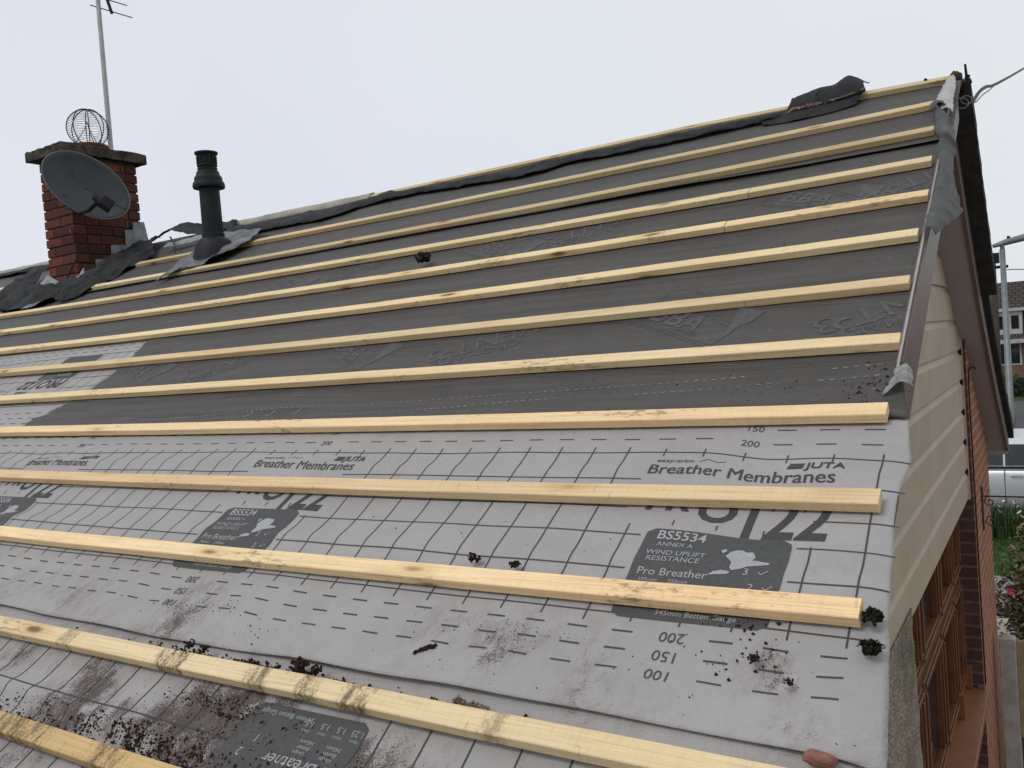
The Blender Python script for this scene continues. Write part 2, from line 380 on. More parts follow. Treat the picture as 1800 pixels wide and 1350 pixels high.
for i in range(130):
    x, y, z = rng.uniform(-2.4, 1.5), rng.uniform(10.0, 10.8), rng.uniform(.3, .52)
    t = Vector((rng.uniform(-1, 1), rng.uniform(-1, 1), rng.uniform(-.6, .8))).normalized() * rng.uniform(.03, .075); w = Vector((rng.uniform(-1, 1), rng.uniform(-1, 1), rng.uniform(-1, 1))).normalized() * .013
    c = Vector((x, y, z)); mb.add([c - t - w * .3, c - t * .1 - w, c + t, c - t * .1 + w], [(0, 1, 2, 3)])
tag(mb.build('flower_heads', PETAL), 'scattered small white flowers above the green leaf strip', 'flowers', kind='stuff')

# ------------------------------------------------------------------ the house
house = empty('bungalow', (-5, 0, 0), 'brown brick bungalow with stripped near roof slope and beige clad gable', 'house')
AP = (.10, .055)                    # ridge y and z (from the datum) of the gable
FS = .605; FE = 3.30                 # fall of the far slope
XL = -9.9
def far_z(y): return G + AP[1] - FS * (y - AP[0])
def bow(y): return -.03 + -.018 * math.sin(math.pi * min(1, max(0, y / 3.4)))
# near slope deck under the membranes
mb = MB(); xs = np.linspace(XL, -.015, 40)
for h in (-.043, -.12):
    P = [[rp(x, s, h) for x in xs] for s in (-.10, 1, 2, 3, 4.05)]
    mb.grid(P if h > -.1 else [r[::-1] for r in P])
mb.box((XL, -3.52, G - 2.14), (-.03, -3.46, G - 1.95))
roof = mb.build('roof', DECK, house)
# far slope with tile courses at its verge
mb = MB()
yy = np.linspace(AP[0] + .11, FE + .07, 26)
ev = []
for a in range(len(yy) - 1):
    y0, y1 = yy[a], yy[a + 1]; xo = (.05 if y1 < 1.62 else .004) + bow((y0 + y1) / 2) + .03 + (.0015 if a % 2 else 0)
    t0, t1 = .048, .036
    for (xa, xb) in ((-.16, xo),):
        mb.add([(xa, y0, far_z(y0) + t1), (xb, y0, far_z(y0) + t1), (xb, y1, far_z(y1) + t0), (xa, y1, far_z(y1) + t0), (xa, y0, far_z(y0) - .05), (xb, y0, far_z(y0) - .05), (xb, y1, far_z(y1) - .05), (xa, y1, far_z(y1) - .05)],
               [(0, 1, 2, 3), (7, 6, 5, 4), (1, 5, 6, 2), (3, 2, 6, 7), (0, 4, 5, 1)])
mb.grid([[(x, y, far_z(y) - .03) for x in (XL, -5, -.155)] for y in (AP[0] + .2, 1.8, FE + .07)])
mb.build('tile_slope', TILE, roof)
# soffits and barge boards
mb = MB(); n = 24; P = [[(x, y, far_z(y) - .205) for y in np.linspace(AP[0], 3.55, n)] for x in (-.20, None)] if False else None
ys = np.linspace(AP[0] - .02, FE, n)
mb.grid([[(-.215, y, far_z(y) - .195) for y in ys], [(bow(y) - .012, y, far_z(y) - .195) for y in ys]])
mb.box((-.3, FE - .05, far_z(FE) - .20), (bow(FE) - .004, FE + .01, far_z(FE) - .02))
soffit = mb.build('soffit', SOFF, house)
mb = MB(); mb.grid([[(-.20, y, G + .566 * y - .185) for y in np.linspace(-3.5, AP[0] - .05, 12)], [(-.02, y, G + .566 * y - .185) for y in np.linspace(-3.5, AP[0] - .05, 12)]])
mb.build('soffit', SOFF, house)
def barge(pts, name='barge_board', d=.145, t=.02):
    mb = MB(); rows = []
    for (x, y, z) in pts: rows.append([(x, y, z), (x, y, z - d), (x - t, y, z - d), (x - t, y, z), (x, y, z)])
    mb.grid(rows); n = len(rows[0])
    mb.f.append((0, 1, 2, 3)); b = (len(rows) - 1) * n; mb.f.append((b + 3, b + 2, b + 1, b))
    return mb.build(name, BROWN, house, merge=True)
barge([(bow(y), y, far_z(y) - .055) for y in np.linspace(AP[0] + .02, FE + .02, 22)], d=.15)
nb = barge([(.004, y, G + .566 * y - .058 + .030 * ss(-2.10, -1.95, y)) for y in np.linspace(-3.5, AP[0] - .06, 60)], d=.165, t=.018)
mb = MB(); mb.tube([(-.004, y, G + .566 * y - .014) for y in np.linspace(-1.98, AP[0] - .08, 30)], .003, 6); mb.build('trim_lip', POLE, nb)

def clip_gable(me_mb, name, mat, parent, marg=.20, uvm=True):
    """keeps what lies under both slopes"""
    bm = bmesh.new(); vs = [bm.verts.new(p) for p in me_mb.v]; uvl = bm.loops.layers.uv.new("UVMap")
    for f in me_mb.f:
        try:
            ff = bm.faces.new([vs[i] for i in f])
            for lp, i in zip(ff.loops, f): lp[uvl].uv = me_mb.uv[i]
        except ValueError: pass
    for no, co in ((Vector((0, FS, 1)), Vector((0, AP[0], G + AP[1] - marg))), (Vector((0, -.566, 1)), Vector((0, 0, G - marg)))):
        g = bm.verts[:] + bm.edges[:] + bm.faces[:]
        bmesh.ops.bisect_plane(bm, geom=g, plane_co=co, plane_no=no.normalized(), clear_outer=True)
    me = bpy.data.meshes.new(name); im = parent.matrix_world.inverted(); bm.transform(im); bm.to_mesh(me); bm.free()
    return link(name, me, mat, parent)
WX = -.215                                    # face of the recessed gable wall
yz = lambda p: (p[1], p[2])
# gable wall: brick pier with its reveal, and pebbledash pier on the near side
mb = MB(); mb.box((-.47, 1.775, -.3), (-.164, 3.12, G), uvf=yz); pier = clip_gable(mb, 'brick_wall', BR_OR, house)
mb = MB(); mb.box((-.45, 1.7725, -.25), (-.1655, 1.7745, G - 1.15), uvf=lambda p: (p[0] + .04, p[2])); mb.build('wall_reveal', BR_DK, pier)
# pebbledash pier, a rough-edged slab
mb = MB(); P = []; rngp = random.Random(2)
for i in range(90):
    z = -.2 + (G - 2.10 + .2) * i / 89
    ye = -.72 - .16 * (z - (G - 2.17)) * .62 + .018 * nz2(z * 9, 3) + .03 * nz2(z * 2.2, 1)
    P.append([(-.47, ye, z)] + [(-.188 + .006 * nz2(y * 14, z * 14), y if y < ye else ye, z) for y in [ye] + list(np.linspace(ye - .02, -3.3, 60))])
mb.grid(P); peb = mb.build('pebbledash_wall', PEB, house, merge=True)
# walls behind and round the house
mb = MB(); mb.box((XL + .2, -3.3, -.3), (-.22, -3.12, G - 1.98)); mb.box((XL + .2, 2.95, -.3), (-.48, 3.10, G - 1.98)); mb.box((XL + .2, -3.1, -.3), (XL + .35, 2.9, G - 1.9))
mb.build('wall', PLASTER, house)
mb = MB(); mb.box((-.60, -3.1, -.3), (-.48, 2.94, G - .1)); clip_gable(mb, 'inner_wall', DECK, house, .25)
# cladding boards: shiplap profile along y
mb = MB(); pitch = .1865; z = G - 2.15; kb = 0
prof = [(0, 0.), (.004, .002), (.150, .004), (.156, .001), (.163, -.004), (.172, -.007), (.1865, -.008)]
while z < G + .1:
    for a in range(len(prof) - 1):
        (z0, x0), (z1, x1) = prof[a], prof[a + 1]
        y1 = 1.765
        mb.add([(WX + .02 + x0, -3.3, z + z0), (WX + .02 + x0, y1, z + z0), (WX + .02 + x1, y1, z + z1), (WX + .02 + x1, -3.3, z + z1)], [(0, 1, 2, 3)], [(-3.3, z + z0), (y1, z + z0), (y1, z + z1), (-3.3, z + z1)])
    z += pitch
mb.add([(WX + .02, -3.3, G - 2.15), (WX + .02, 1.765, G - 2.15), (WX - .25, 1.765, G - 2.15), (WX - .25, -3.3, G - 2.15)], [(3, 2, 1, 0)])
clad = clip_gable(mb, 'cladding', CLAD, house)
mb = MB(); z = G - 2.15
mb.box((WX + .012, 1.762, G - 2.152), (WX + .036, 1.7705, G - 1.12))
mb.build('edge_trim', CLAD, clad)
for k in range(1, 6):
    mb = MB(); z = G - 2.15 + pitch * k - .014
    mb.prism([(1.738, z - .008), (1.7615, z - .022), (1.7615, z + .018)], 0, WX + .013, WX + .0305)
    mb.build('board_gap', BLACKP, clad)
# dark brick infill under the far end of the cladding + window
mb = MB(); mb.box((-.40, -.70, -.3), (-.235, 1.772, G - 3.36), uvf=yz); mb.build('sill_wall', BR_OR, house)
win = MB(); fx0, fx1 = -.300, -.268
yb = [-.72, -.06, .68, 1.30, 1.765]; zb = (G - 3.33, G - 2.13); zt = G - 2.62
def bar(mbx, y0, y1, z0, z1, xa=fx0, xb=fx1): mbx.box((xa, y0, z0), (xb, y1, z1))
bar(win, -.72, 1.765, zb[1] - .06, zb[1]); bar(win, -.72, 1.765, zb[0], zb[0] + .06)
for y in (-.72, -.09, .62, 1.22, 1.705): bar(win, y, y + .062, zb[0] + .06, zb[1] - .06)
for a in range(4):
    ys_ = (-.72, -.09, .62, 1.22, 1.705); bar(win, ys_[a] + .062, ys_[a + 1], zt - .035, zt + .035, fx0, fx1 - .003)
window = win.build('window', WOODW, house); bev(window, .006)
sash = MB(); pane = MB()
ys_ = (-.72, -.09, .62, 1.22, 1.705)
for a in range(4):
    y0, y1 = ys_[a] + .064, ys_[a + 1] - .002
    for (z0, z1) in ((zb[0] + .062, zt - .037), (zt + .037, zb[1] - .062)):
        w = .045
        for q in ((y0, y1, z0, z0 + w), (y0, y1, z1 - w, z1), (y0, y0 + w, z0 + w, z1 - w), (y1 - w, y1, z0 + w, z1 - w)):
            bar(sash, *q, fx0 + .01, fx1 + .012); bar(sash, q[0] + .012, q[1] - .012, q[2] + .012, q[3] - .012, fx1 + .0122, fx1 + .022)
        pane.box((fx0 + .004, y0 + .04, z0 + .04), (fx0 + .012, y1 - .04, z1 - .04))
bev(sash.build('sash', WOODW, window), .004); pane.build('pane', GLASS, window)
mb = MB(); mb.prism([(-.34, G - 3.332), (-.34, G - 3.36), (-.135, G - 3.395), (-.135, G - 3.352)], 1, -.60, 1.772)
sl = mb.build('sill', SILLM, window); bev(sl, .006)
mb = MB()
for y in (1.24, 1.72):
    mb = MB(); mb.box((-.266, y - .01, G - 3.333), (-.225, y + .035, G - 3.20)); mb.build('sill_block', SILLM, window)
mb = MB()
mb.box((-.20, 1.752, G - 3.345), (-.158, 1.7715, G - 3.325)); mb.build('sill_end', LEADD, window)

# ------------------------------------------------------------------ chimney (part of the house)
CX0, CX1, CY0, CY1 = -6.42, -6.03, -.36, .225; ZC = G + .775
mb = MB(); rngb = random.Random(11)
zc = G - .60; course = 0
def brick(lo, hi):
    j = lambda a: a + rngb.uniform(-.003, .003)
    lo = [j(a) for a in lo]; hi = [j(a) for a in hi]; c = .005
    # bevelled brick: outer ring chamfered on the x/y faces
    ps = []
    for (zz, ins) in ((lo[2], c), (lo[2] + c, 0), (hi[2] - c, 0), (hi[2], c)):
        for (x, y) in ((lo[0] + ins, lo[1] + ins), (hi[0] - ins, lo[1] + ins), (hi[0] - ins, hi[1] - ins), (lo[0] + ins, hi[1] - ins)): ps.append((x, y, zz))
    fs = [(3, 2, 1, 0), (12, 13, 14, 15)]
    for r in range(3):
        for k in range(4): fs.append((r * 4 + k, r * 4 + (k + 1) % 4, r * 4 + 4 + (k + 1) % 4, r * 4 + 4 + k))
    mb.add(ps, fs)
while zc < ZC - .03:
    h = .067; g = .008; t = .10
    def run(a, b, off, put):
        p = a - off
        while p < b - .01:
            q = min(p + .218, b); pp = max(p, a)
            if q - pp > .03: put(pp, q)
            p += .225
    o1 = .0 if course % 2 else .1125
    run(CX0, CX1, o1, lambda p, q: brick((p, CY0, zc), (q, CY0 + t, zc + h)))
    run(CX0, CX1, o1, lambda p, q: brick((p, CY1 - t, zc), (q, CY1, zc + h)))
    run(CY0 + t + g, CY1 - t - g, .1125 - o1, lambda p, q: brick((CX1 - t, p, zc), (CX1, q, zc + h)))
    run(CY0 + t + g, CY1 - t - g, .1125 - o1, lambda p, q: brick((CX0, p, zc), (CX0 + t, q, zc + h)))
    zc += .075; course += 1
chim = mb.build('chimney', BR_CH, house)
mb = MB(); mb.box((CX0 + .011, CY0 + .011, G - .65), (CX1 - .011, CY1 - .011, ZC - .01)); mb.build('mortar', MORTAR, chim)
# rough concrete cap with flaunching
mb = MB(); N = 14; A0 = (CX0 - .075, CY0 - .065); A1 = (CX1 + .05, CY1 + .075)
def capgrid(zf, ins=0):
    return [[(A0[0] + (A1[0] - A0[0]) * i / N + .012 * nz2(i * .9, j * .7, 5), A0[1] + (A1[1] - A0[1]) * j / N + .012 * nz2(i * .8, j * .9, 9), zf(i / N, j / N)) for i in range(N + 1)] for j in range(N + 1)]
top = capgrid(lambda u, v: ZC + .062 + .045 * max(0, 1 - 2 * max(abs(u - .5), abs(v - .5))) ** .7 + .014 * nz2(u * 9, v * 9))
bot = capgrid(lambda u, v: ZC - .012 + .008 * nz2(u * 9, v * 9, 4))
mb.grid(top); mb.grid([r[::-1] for r in bot])
for a, b in ((top[0], bot[0]), (top[-1][::-1], bot[-1][::-1]), ([r[0] for r in top][::-1], [r[0] for r in bot][::-1]), ([r[-1] for r in top], [r[-1] for r in bot])): mb.grid([b, a][::-1])
mb.build('cap', CAPM, chim, merge=True)
mb = MB(); mb.lathe([(.135, .07), (.15, .075), (.15, .15), (.142, .165), (.12, .165), (.12, .10)], (-6.34, .03, ZC), 24); mb.build('pot', simple("pot_clay", (.11, .04, .03), (.06, .03, .025), 20, .9, .15), chim, smooth=False)
# ---------------- membranes
def lat(x): return x
def H_A(x, s):
    g = .304; b = math.sin(math.pi * ((s - .024) / g)) ** 2
    h = -.0315 + b * (.008 * nz2(x * .9, s * 3.2, 1) + .006 * nz2(x * 4 + s * 3, s * 6 - x, 2) - .002 + .012 * (.6 + nz2(x * .8, 3, 12)) * math.exp(-((s - (2.66 + .304 * round((s - 2.66) / .304)) - .035 * nz2(x * .9, s, 13)) / .028) ** 2))
    if s > 3.08: h += b * (.011 * nz2((x + .7 * s) * 5.5, (s - .3 * x) * 1.6, 15))
    k = ss(-.5, -.05, x)
    h += b * k * (.014 * nz2(x * 5, s * 6, 6) - .004)
    h -= 2.6 * max(0, x + .005) ** 2
    lip = ss(3.27, 3.335, s)
    if s < 2.47: h = min(h, -.031) - .008 * (1 - ss(2.445, 2.47, s))
    h += lip * (.008 + .011 * nz2(x * 1.9, 3.3, 8)) 
    h -= .003 * math.exp(-(((x + .72) - 1.1 * (s - 3.2) * -1) / .03) ** 2) * ss(3.12, 3.2, s) * (1 - ss(3.26, 3.33, s)) * (1 if -.95 < x < -.4 else 0)
    return h
def H_B(x, s):
    b = math.sin(math.pi * ((s - .024 - .035 * (1 - ss(3.45, 3.6, s))) / .304)) ** 2
    return -.042 + b * (.008 * nz2(x * .9, s * 3.2, 21) + .014 * math.exp(-((s - 3.565 - .03 * nz2(x * 1.1, 2, 23)) / .026) ** 2) + .006 * nz2(x * 5 + s * 4, s * 5 - x, 22)) - 2.6 * max(0, x + .005) ** 2 + .004 * (1 - ss(3.4, 3.5, s))
def H_F(x, s):
    b = math.sin(math.pi * ((s - .024) / .304)) ** 2
    return -.0395 + b * (.004 * nz2(x * 1.2, s * 3.2, 31) + .003 * nz2(x * 4, s * 5, 32))
def H_C(x, s):
    b = math.sin(math.pi * ((s - .02 - .01 * math.sin(x)) / .304)) ** 2
    h = -.0285 + b * (.008 * nz2(x * .8, s * 4.2, 41) + .006 * nz2(x * 2 + s * 2, s * 11, 42) - .003)
    for (q0, w0, a0, f0) in ((2.245, .016, .011, 1), (2.325, .014, .009, 2), (2.39, .012, .006, 3), (1.99, .02, .006, 4), (1.72, .018, .007, 5), (1.40, .02, .006, 6), (1.10, .02, .006, 7), (.86, .02, .006, 8)):
        if abs(s - q0) < .09: h += a0 * max(0, .45 + 1.3 * nz2(x * .75, f0 * 3.1, 61)) * math.exp(-((s - q0 - .030 * nz2(x * .5, f0 * 7.7, 62)) / w0) ** 2)
    h += b * ss(-.8, -.1, x) * .010 * nz2(x * 3, s * 12, 43) - 3.0 * max(0, x + .01) ** 2
    if s > 2.13: h += b * (.024 * max(-.12, nz2(x * .55, s * 11 + .25 * x, 44)) + .004 * nz2(x * 3, s * 20, 45))
    return max(h, -.034) if x < -.02 else h
def H_D(x, s):
    b = math.sin(math.pi * ((s - .02) / .304)) ** 2
    h = -.0265 + b * (.007 * nz2(x * .9, s * 4, 51) + .003 * nz2(x * 5, s * 9, 52) - .001)
    return h + ss(.64, .70, s) * (.012 + .007 * nz2(x * 1.3, 0, 53)) - 3.0 * max(0, x + .01) ** 2
def sheet(name, H, xs, svals, mat, mask=None, edge=None):
    mb = MB(); P = []; U = []
    for s in svals:
        r = []; u = []
        for x in xs:
            xx, s2 = edge(x, s) if edge else (x, s)
            r.append(rp(xx, s2, H(xx, s2))); u.append((xx, s2))
        P.append(r); U.append(u)
    mb.grid(P, U, mask); o = mb.build(name, mat, smooth=True); return o
fx = lambda a, b, st: list(np.linspace(a, b, max(2, int(round((b - a) / st)) + 1)))
xa = fx(XL, -4.3, .12)[:-1] + fx(-4.3, .078, .0125)
def eA(x, s):
    if x > .0:
        lim = np.interp(s, [2.3, 2.36, 2.58, 2.73, 2.93, 3.19, 3.34], [.012, .020, .050, .037, .046, .070, .082])
        x = x / .078 * lim * (1 + .05 * nz2(s * 12, 0))
    if s > 3.3: s = s + (.014 * nz2(x * .9, 5) + .004 * nz2(x * 4, 7)) * (s - 3.3) / .035
    return x, s
A = sheet('breather_membrane', H_A, xa, fx(2.34, 3.337, .0125), MEM_L, edge=eA)
tag(A, 'light grey printed roofing membrane in the middle, its lower edge lapping the bottom sheet', 'roofing membrane', 'roofing membrane sheets'); solid(A, .0012, 0)
xb = fx(XL, -3.0, .12)[:-1] + fx(-3.0, .06, .0125)
B = sheet('breather_membrane', H_B, xb, fx(3.26, 3.98, .0125), MEM_L, edge=lambda x, s: (x if x < .0 else x * 1.2, s))
tag(B, 'lowest light grey membrane sheet, muddy, with an upside-down dark panel', 'roofing membrane', 'roofing membrane sheets'); solid(B, .0012, 0)
xf = fx(XL, -6.5, .12)[:-1] + fx(-6.5, -3.55, .02)
F = sheet('breather_membrane', H_F, xf, fx(1.49, 2.46, .0125), MEM_L)
tag(F, 'small area of light grey membrane at the left edge between the dark sheets', 'roofing membrane', 'roofing membrane sheets'); solid(F, .0012, 0)
xc = fx(XL, -4.6, .10)[:-1] + fx(-4.6, .03, .015)
sC = fx(.62, 2.452, .0125)
def edgeC(s): return float(np.interp(s, [1.5, 1.56, 1.8, 2.11, 2.25, 2.37, 2.46], [-3.80, -3.78, -3.66, -3.63, -3.71, -3.81, -3.90])) + .012 * nz2(s * 14, 2)
C = sheet('underlay_sheet', H_C, xc, sC, MEM_D, mask=lambda i, j: not (sC[i] > 1.535 and xc[j] < edgeC(sC[i]) - .007), edge=lambda x, s: (x if x < 0 else x * float(np.interp(s, [.6, 1.5, 2.1, 2.3, 2.46], [.1, .2, -.0, .3, 1.2])), s))
tag(C, 'wide dark grey underlay sheet with faint logos covering the middle of the slope', 'roofing membrane', 'dark underlay sheets'); solid(C, .0012, 0)
xd = fx(XL, -4.6, .10)[:-1] + fx(-4.6, .02, .015)
D = MB(); P = []; U = []
for t in np.linspace(0, 1, 66):
    r = []; u = []
    for x in xd:
        s0 = ridge_s(x) + .004; s = s0 + (.70 + .012 * nz2(x * .7, 1) - s0) * t; r.append(rp(x, s, H_D(x, s))); u.append((x, s))
    P.append(r); U.append(u)
D.grid(P, U); D = D.build('underlay_sheet', MEM_D, smooth=True)
tag(D, 'uppermost dark grey underlay sheet just below the ridge', 'roofing membrane', 'dark underlay sheets'); solid(D, .0012, 0)

# ---------------- printing (sub-parts of the sheets)
class Ink:
    def __init__(s, H, warp=None, off=.0016): s.H = H; s.xmax = .07; s.mb = MB(); s.w = warp; s.off = off
    def p(s, x, sv, k=1.):
        if s.w: sv = sv + s.w(x, sv)
        return rp(x, sv, s.H(x, sv) + s.off * k)
    def line(s, x0, s0, x1, s1, w=.003, step=.0125):
        L_ = math.hypot(x1 - x0, s1 - s0); n = max(1, int(L_ / step)); dx, ds = (x1 - x0) / L_, (s1 - s0) / L_
        P = []
        for i in range(n + 1):
            t = i / n; x = x0 + (x1 - x0) * t; q = s0 + (s1 - s0) * t
            P.append([s.p(x - ds * w / 2, q + dx * w / 2), s.p(x + ds * w / 2, q - dx * w / 2)])
        s.mb.grid(P)
    def poly(s, pts, k=1.):
        """a small flat-printed shape, triangulated and refined"""
        bm = bmesh.new(); bm.faces.new([bm.verts.new((x, q, 0)) for x, q in pts])
        bmesh.ops.triangulate(bm, faces=bm.faces)
        for _ in range(3):
            es = [e for e in bm.edges if e.calc_length() > .02]
            if not es: break
            bmesh.ops.subdivide_edges(bm, edges=es, cuts=1); bmesh.ops.triangulate(bm, faces=bm.faces)
        bm.verts.index_update(); s.mb.add([s.p(v.co.x, v.co.y, k) for v in bm.verts], [tuple(v.index for v in f.verts) for f in bm.faces]); bm.free()
    def text(s, txt, x, sv, size, rot=0., bold=0., align='CENTER', shear=0., k=1., sx=1.):
        cu = bpy.data.curves.new('lettering', 'FONT'); cu.body = txt; cu.size = size * 1.42; cu.align_x = align; cu.offset = bold * size; cu.shear = shear; cu.resolution_u = 3; cu.fill_mode = 'FRONT'
        ob = bpy.data.objects.new('lettering', cu); me = bpy.data.meshes.new_from_object(ob)
        ca, sa = math.cos(rot), math.sin(rot)
        bm = bmesh.new(); bm.from_mesh(me)
        for _ in range(2):
            es = [e for e in bm.edges if e.calc_length() > .03]
            if not es: break
            bmesh.ops.subdivide_edges(bm, edges=es, cuts=1); bmesh.ops.triangulate(bm, faces=bm.faces)
        bm.verts.index_update()
        vs = []
        for v in bm.verts:
            a, b = v.co.x * sx, v.co.y; X = a * ca - b * sa; Y = a * sa + b * ca
            vs.append(s.p(x + X, sv - Y, k))
        s.mb.add(vs, [tuple(v.index for v in f.verts) for f in bm.faces if all(vs[v.index][0] < s.xmax for v in f.verts)]); bm.free()
        bpy.data.objects.remove(ob); bpy.data.curves.remove(cu); bpy.data.meshes.remove(me)
    def build(s, name, mat, parent): return s.mb.build(name, mat, parent)
PI = math.pi
wA = lambda x, s: (.026 * ss(-.42, -.22, x) * (1 - ss(2.75, 2.95, s)) + .004 * nz2(x * 3, s * 4, 70))
REP = 1.394
def rr_panel(ink, x0, x1, s0, s1, r=.018):
    nx, ns = 26, 22; P = []
    for j in range(ns + 1):
        q = s0 + (s1 - s0) * j / ns; d = min(q - s0, s1 - q); ins = r - math.sqrt(max(0, r * r - (r - d) ** 2)) if d < r else 0
        P.append([ink.p(x0 + ins + (x1 - x0 - 2 * ins) * i / nx, q) for i in range(nx + 1)])
    ink.mb.grid(P)
UK = [(.30, .02), (.42, .00), (.50, .06), (.62, .03), (.66, .10), (.56, .20), (.70, .22), (.66, .34), (.80, .36), (1.0, .40), (.98, .48), (.80, .56), (.62, .62), (.52, .72), (.36, .80), (.30, .72), (.40, .60), (.30, .52), (.22, .40), (.14, .30), (.24, .22), (.20, .12)]
UK2 = [(.02, .88), (.16, .82), (.34, .84), (.30, .92), (.12, .95), (-.06, .99)]
UK3 = [(.02, .10), (.10, .02), (.14, .10), (.06, .20)]
ink = Ink(H_A, wA)
blocks = [-.30 - REP * k for k in range(4)]
def inblock(x, a=-.215, b=.20):
    return any(bx + a < x < bx + b for bx in blocks)
# dashed rulers and their numbers
for row, q in ((2.470, '150'), (2.523, '200')) and ((2.470, 0), (2.523, 1)):
    n = 0
    x = -.030
    while x > -4.25:
        if not any(abs(x - bx) < .055 for bx in blocks): ink.line(x - .022, row, x + .022, row, .0036)
        x -= .0968
for bx in blocks:
    ink.text('200', bx, 2.538, .022); ink.text('150', bx, 2.482, .022)
    ink.text('easy-trim', bx - .165, 2.617, .014, 0, .012, sx=1.25); ink.text('Breather Membranes', bx - .005, 2.664, .036, 0, .0, sx=1.0); ink.text('Breather Membranes', bx - .0035, 2.664, .036, 0, .0, sx=1.0, k=1.15)
    ink.line(bx - .105, 2.612, bx - .085, 2.602, .002); ink.line(bx - .085, 2.602, bx - .06, 2.612, .002); ink.line(bx - .06, 2.612, bx - .04, 2.605, .002)
    ink.text('JUTA', bx + .186, 2.621, .026, 0, .0); ink.text('JUTA', bx + .1875, 2.621, .026, 0, .0, k=1.15); ink.text('JUTA', bx + .1865, 2.6195, .026, 0, .0, k=1.3)
    ink.poly([(bx + .105, 2.620), (bx + .105, 2.612), (bx + .128, 2.612), (bx + .128, 2.604), (bx + .108, 2.604), (bx + .108, 2.597), (bx + .140, 2.597), (bx + .140, 2.620)])
    ink.text('122', bx + .125, 2.846, .135, 0, .03, sx=.68, shear=.1)
    ink.text('PR', bx - .135, 2.789, .055, 0, .045, sx=1.2, shear=.15); ink.text('O', bx - .018, 2.811, .075, 0, .045, sx=1.05, shear=.1)
ink.line(.05, 2.577, -4.25, 2.577, .0034)
for q in (2.683, 2.785, 2.875, 2.978):
    if q < 2.8: a, b = -.23, .19
    else: a, b = -.165, .17
    xs_ = [.05]
    for bx in blocks:
        if bx + a > -4.3:
            ink.line(xs_[0], q, bx + b, q, .0036); xs_[0] = bx + a
    ink.line(xs_[0], q, -4.25, q, .0036)
ink.line(.05, 3.10, -4.25, 3.10, .0034)
for i in range(43):
    x = -.1 * i - .003
    near = min(blocks, key=lambda b_: abs(b_ - x)); d = x - near
    if -.215 < d < .15:
        ink.line(x, 2.562, x, 2.592, .0034)
        if not (-.17 < d < .17): ink.line(x, 2.84, x, 3.125, .0036)
        else: ink.line(x, 2.822, x, 2.838, .0034); ink.line(x, 3.088, x, 3.118, .0034)
    elif .15 <= d < .25:
        ink.line(x, 2.562, x, 2.592, .0034); ink.line(x, 2.87, x, 3.12, .0036)
    else: ink.line(x, 2.555, x, 3.122, .0036)
for row in (3.143, 3.186, 3.231):
    x = -.020
    while x > -4.25:
        xx = x - (row - 3.143) * .0
        if not any(abs(xx - bx) < .06 for bx in blocks): ink.line(xx - .022, row, xx + .022, row, .0040)
        x -= .0975
for bx in blocks:
    for t_, q in (('200', 3.134), ('150', 3.178), ('100', 3.222)): ink.text(t_, bx - .008, q, .024, PI)
ink.build('printed_grid', INK, A)
for bx in blocks[:3]:
    pan = Ink(H_A, wA, .0022); rr_panel(pan, bx - .152, bx + .160, 2.852, 3.108); po = pan.build('printed_panel', INK_P, A)
    it = Ink(H_A, wA, .0032)
    it.text('BS5534', bx - .070, 2.884, .026, 0, .02); it.text('ANNEX A', bx - .078, 2.906, .013); it.text('WIND UPLIFT', bx - .068, 2.934, .015); it.text('RESISTANCE', bx - .068, 2.954, .015)
    it.text('Pro Breather', bx - .060, 2.992, .020); it.text('345mm', bx - .105, 3.010, .010); it.text('Batten', bx - .105, 3.024, .010); it.text('250mm', bx - .040, 3.010, .010); it.text('Batten', bx - .040, 3.024, .010)
    it.text('3', bx + .088, 2.972, .018); it.text('2', bx + .105, 3.012, .018); it.text('345mm Batten Gauge', bx + .02, 3.096, .013)
    for (cx, cy) in ((.112, 2.968), (.128, 3.008)):
        it.line(bx + cx, cy - .006, bx + cx + .006, cy, .002); it.line(bx + cx + .006, cy, bx + cx + .018, cy - .012, .002)
    for U_ in (UK, UK2, UK3): it.poly([(bx + .022 + .105 * u, 2.893 + .088 * v) for u, v in U_])
    it.build('panel_lettering', INK_L, po)
# bottom sheet
wB = lambda x, s: .004 * nz2(x * 3, s * 4, 71)
ink = Ink(H_B, wB)
for q in (3.542, 3.642, 3.742): ink.line(.05, q, -1.155 if q < 3.7 else -3.0, q, .0040) if False else (ink.line(.05, q, -.83, q, .004), ink.line(-1.16, q, -3.0, q, .004))
for i in range(31):
    x = -.1 * i
    if not (-1.16 < x < -.83): ink.line(x, 3.375, x, 3.95, .0038)
ink.build('printed_grid', INK, B)
pan = Ink(H_B, wB, .0022); rr_panel(pan, -1.155, -.838, 3.442, 3.69); po = pan.build('printed_panel', INK_P, B)
it = Ink(H_B, wB, .0032)
it.text('345mm Batten Gauge', -1.055, 3.456, .012, PI)
for i, t_ in enumerate(('1.5', '1.5', '1.5', '1.25')): it.text(t_, -.985 + .043 * i, 3.462, .014, PI); it.text('10m/s', -.985 + .043 * i, 3.482, .007, PI)
it.text('1', -1.09, 3.515, .02, PI); it.text('2', -1.10, 3.555, .02, PI)
for i, t_ in enumerate(('345mm', 'Batten', 'Gauge')): it.text(t_, -.96, 3.505 + .014 * i, .009, PI); it.text(t_, -.89, 3.505 + .014 * i, .009, PI)
it.text('Pro Breather', -.925, 3.553, .028, PI); it.text('BS5534', -.92, 3.64, .03, PI, .02)
it.build('panel_lettering', INK_L, po)
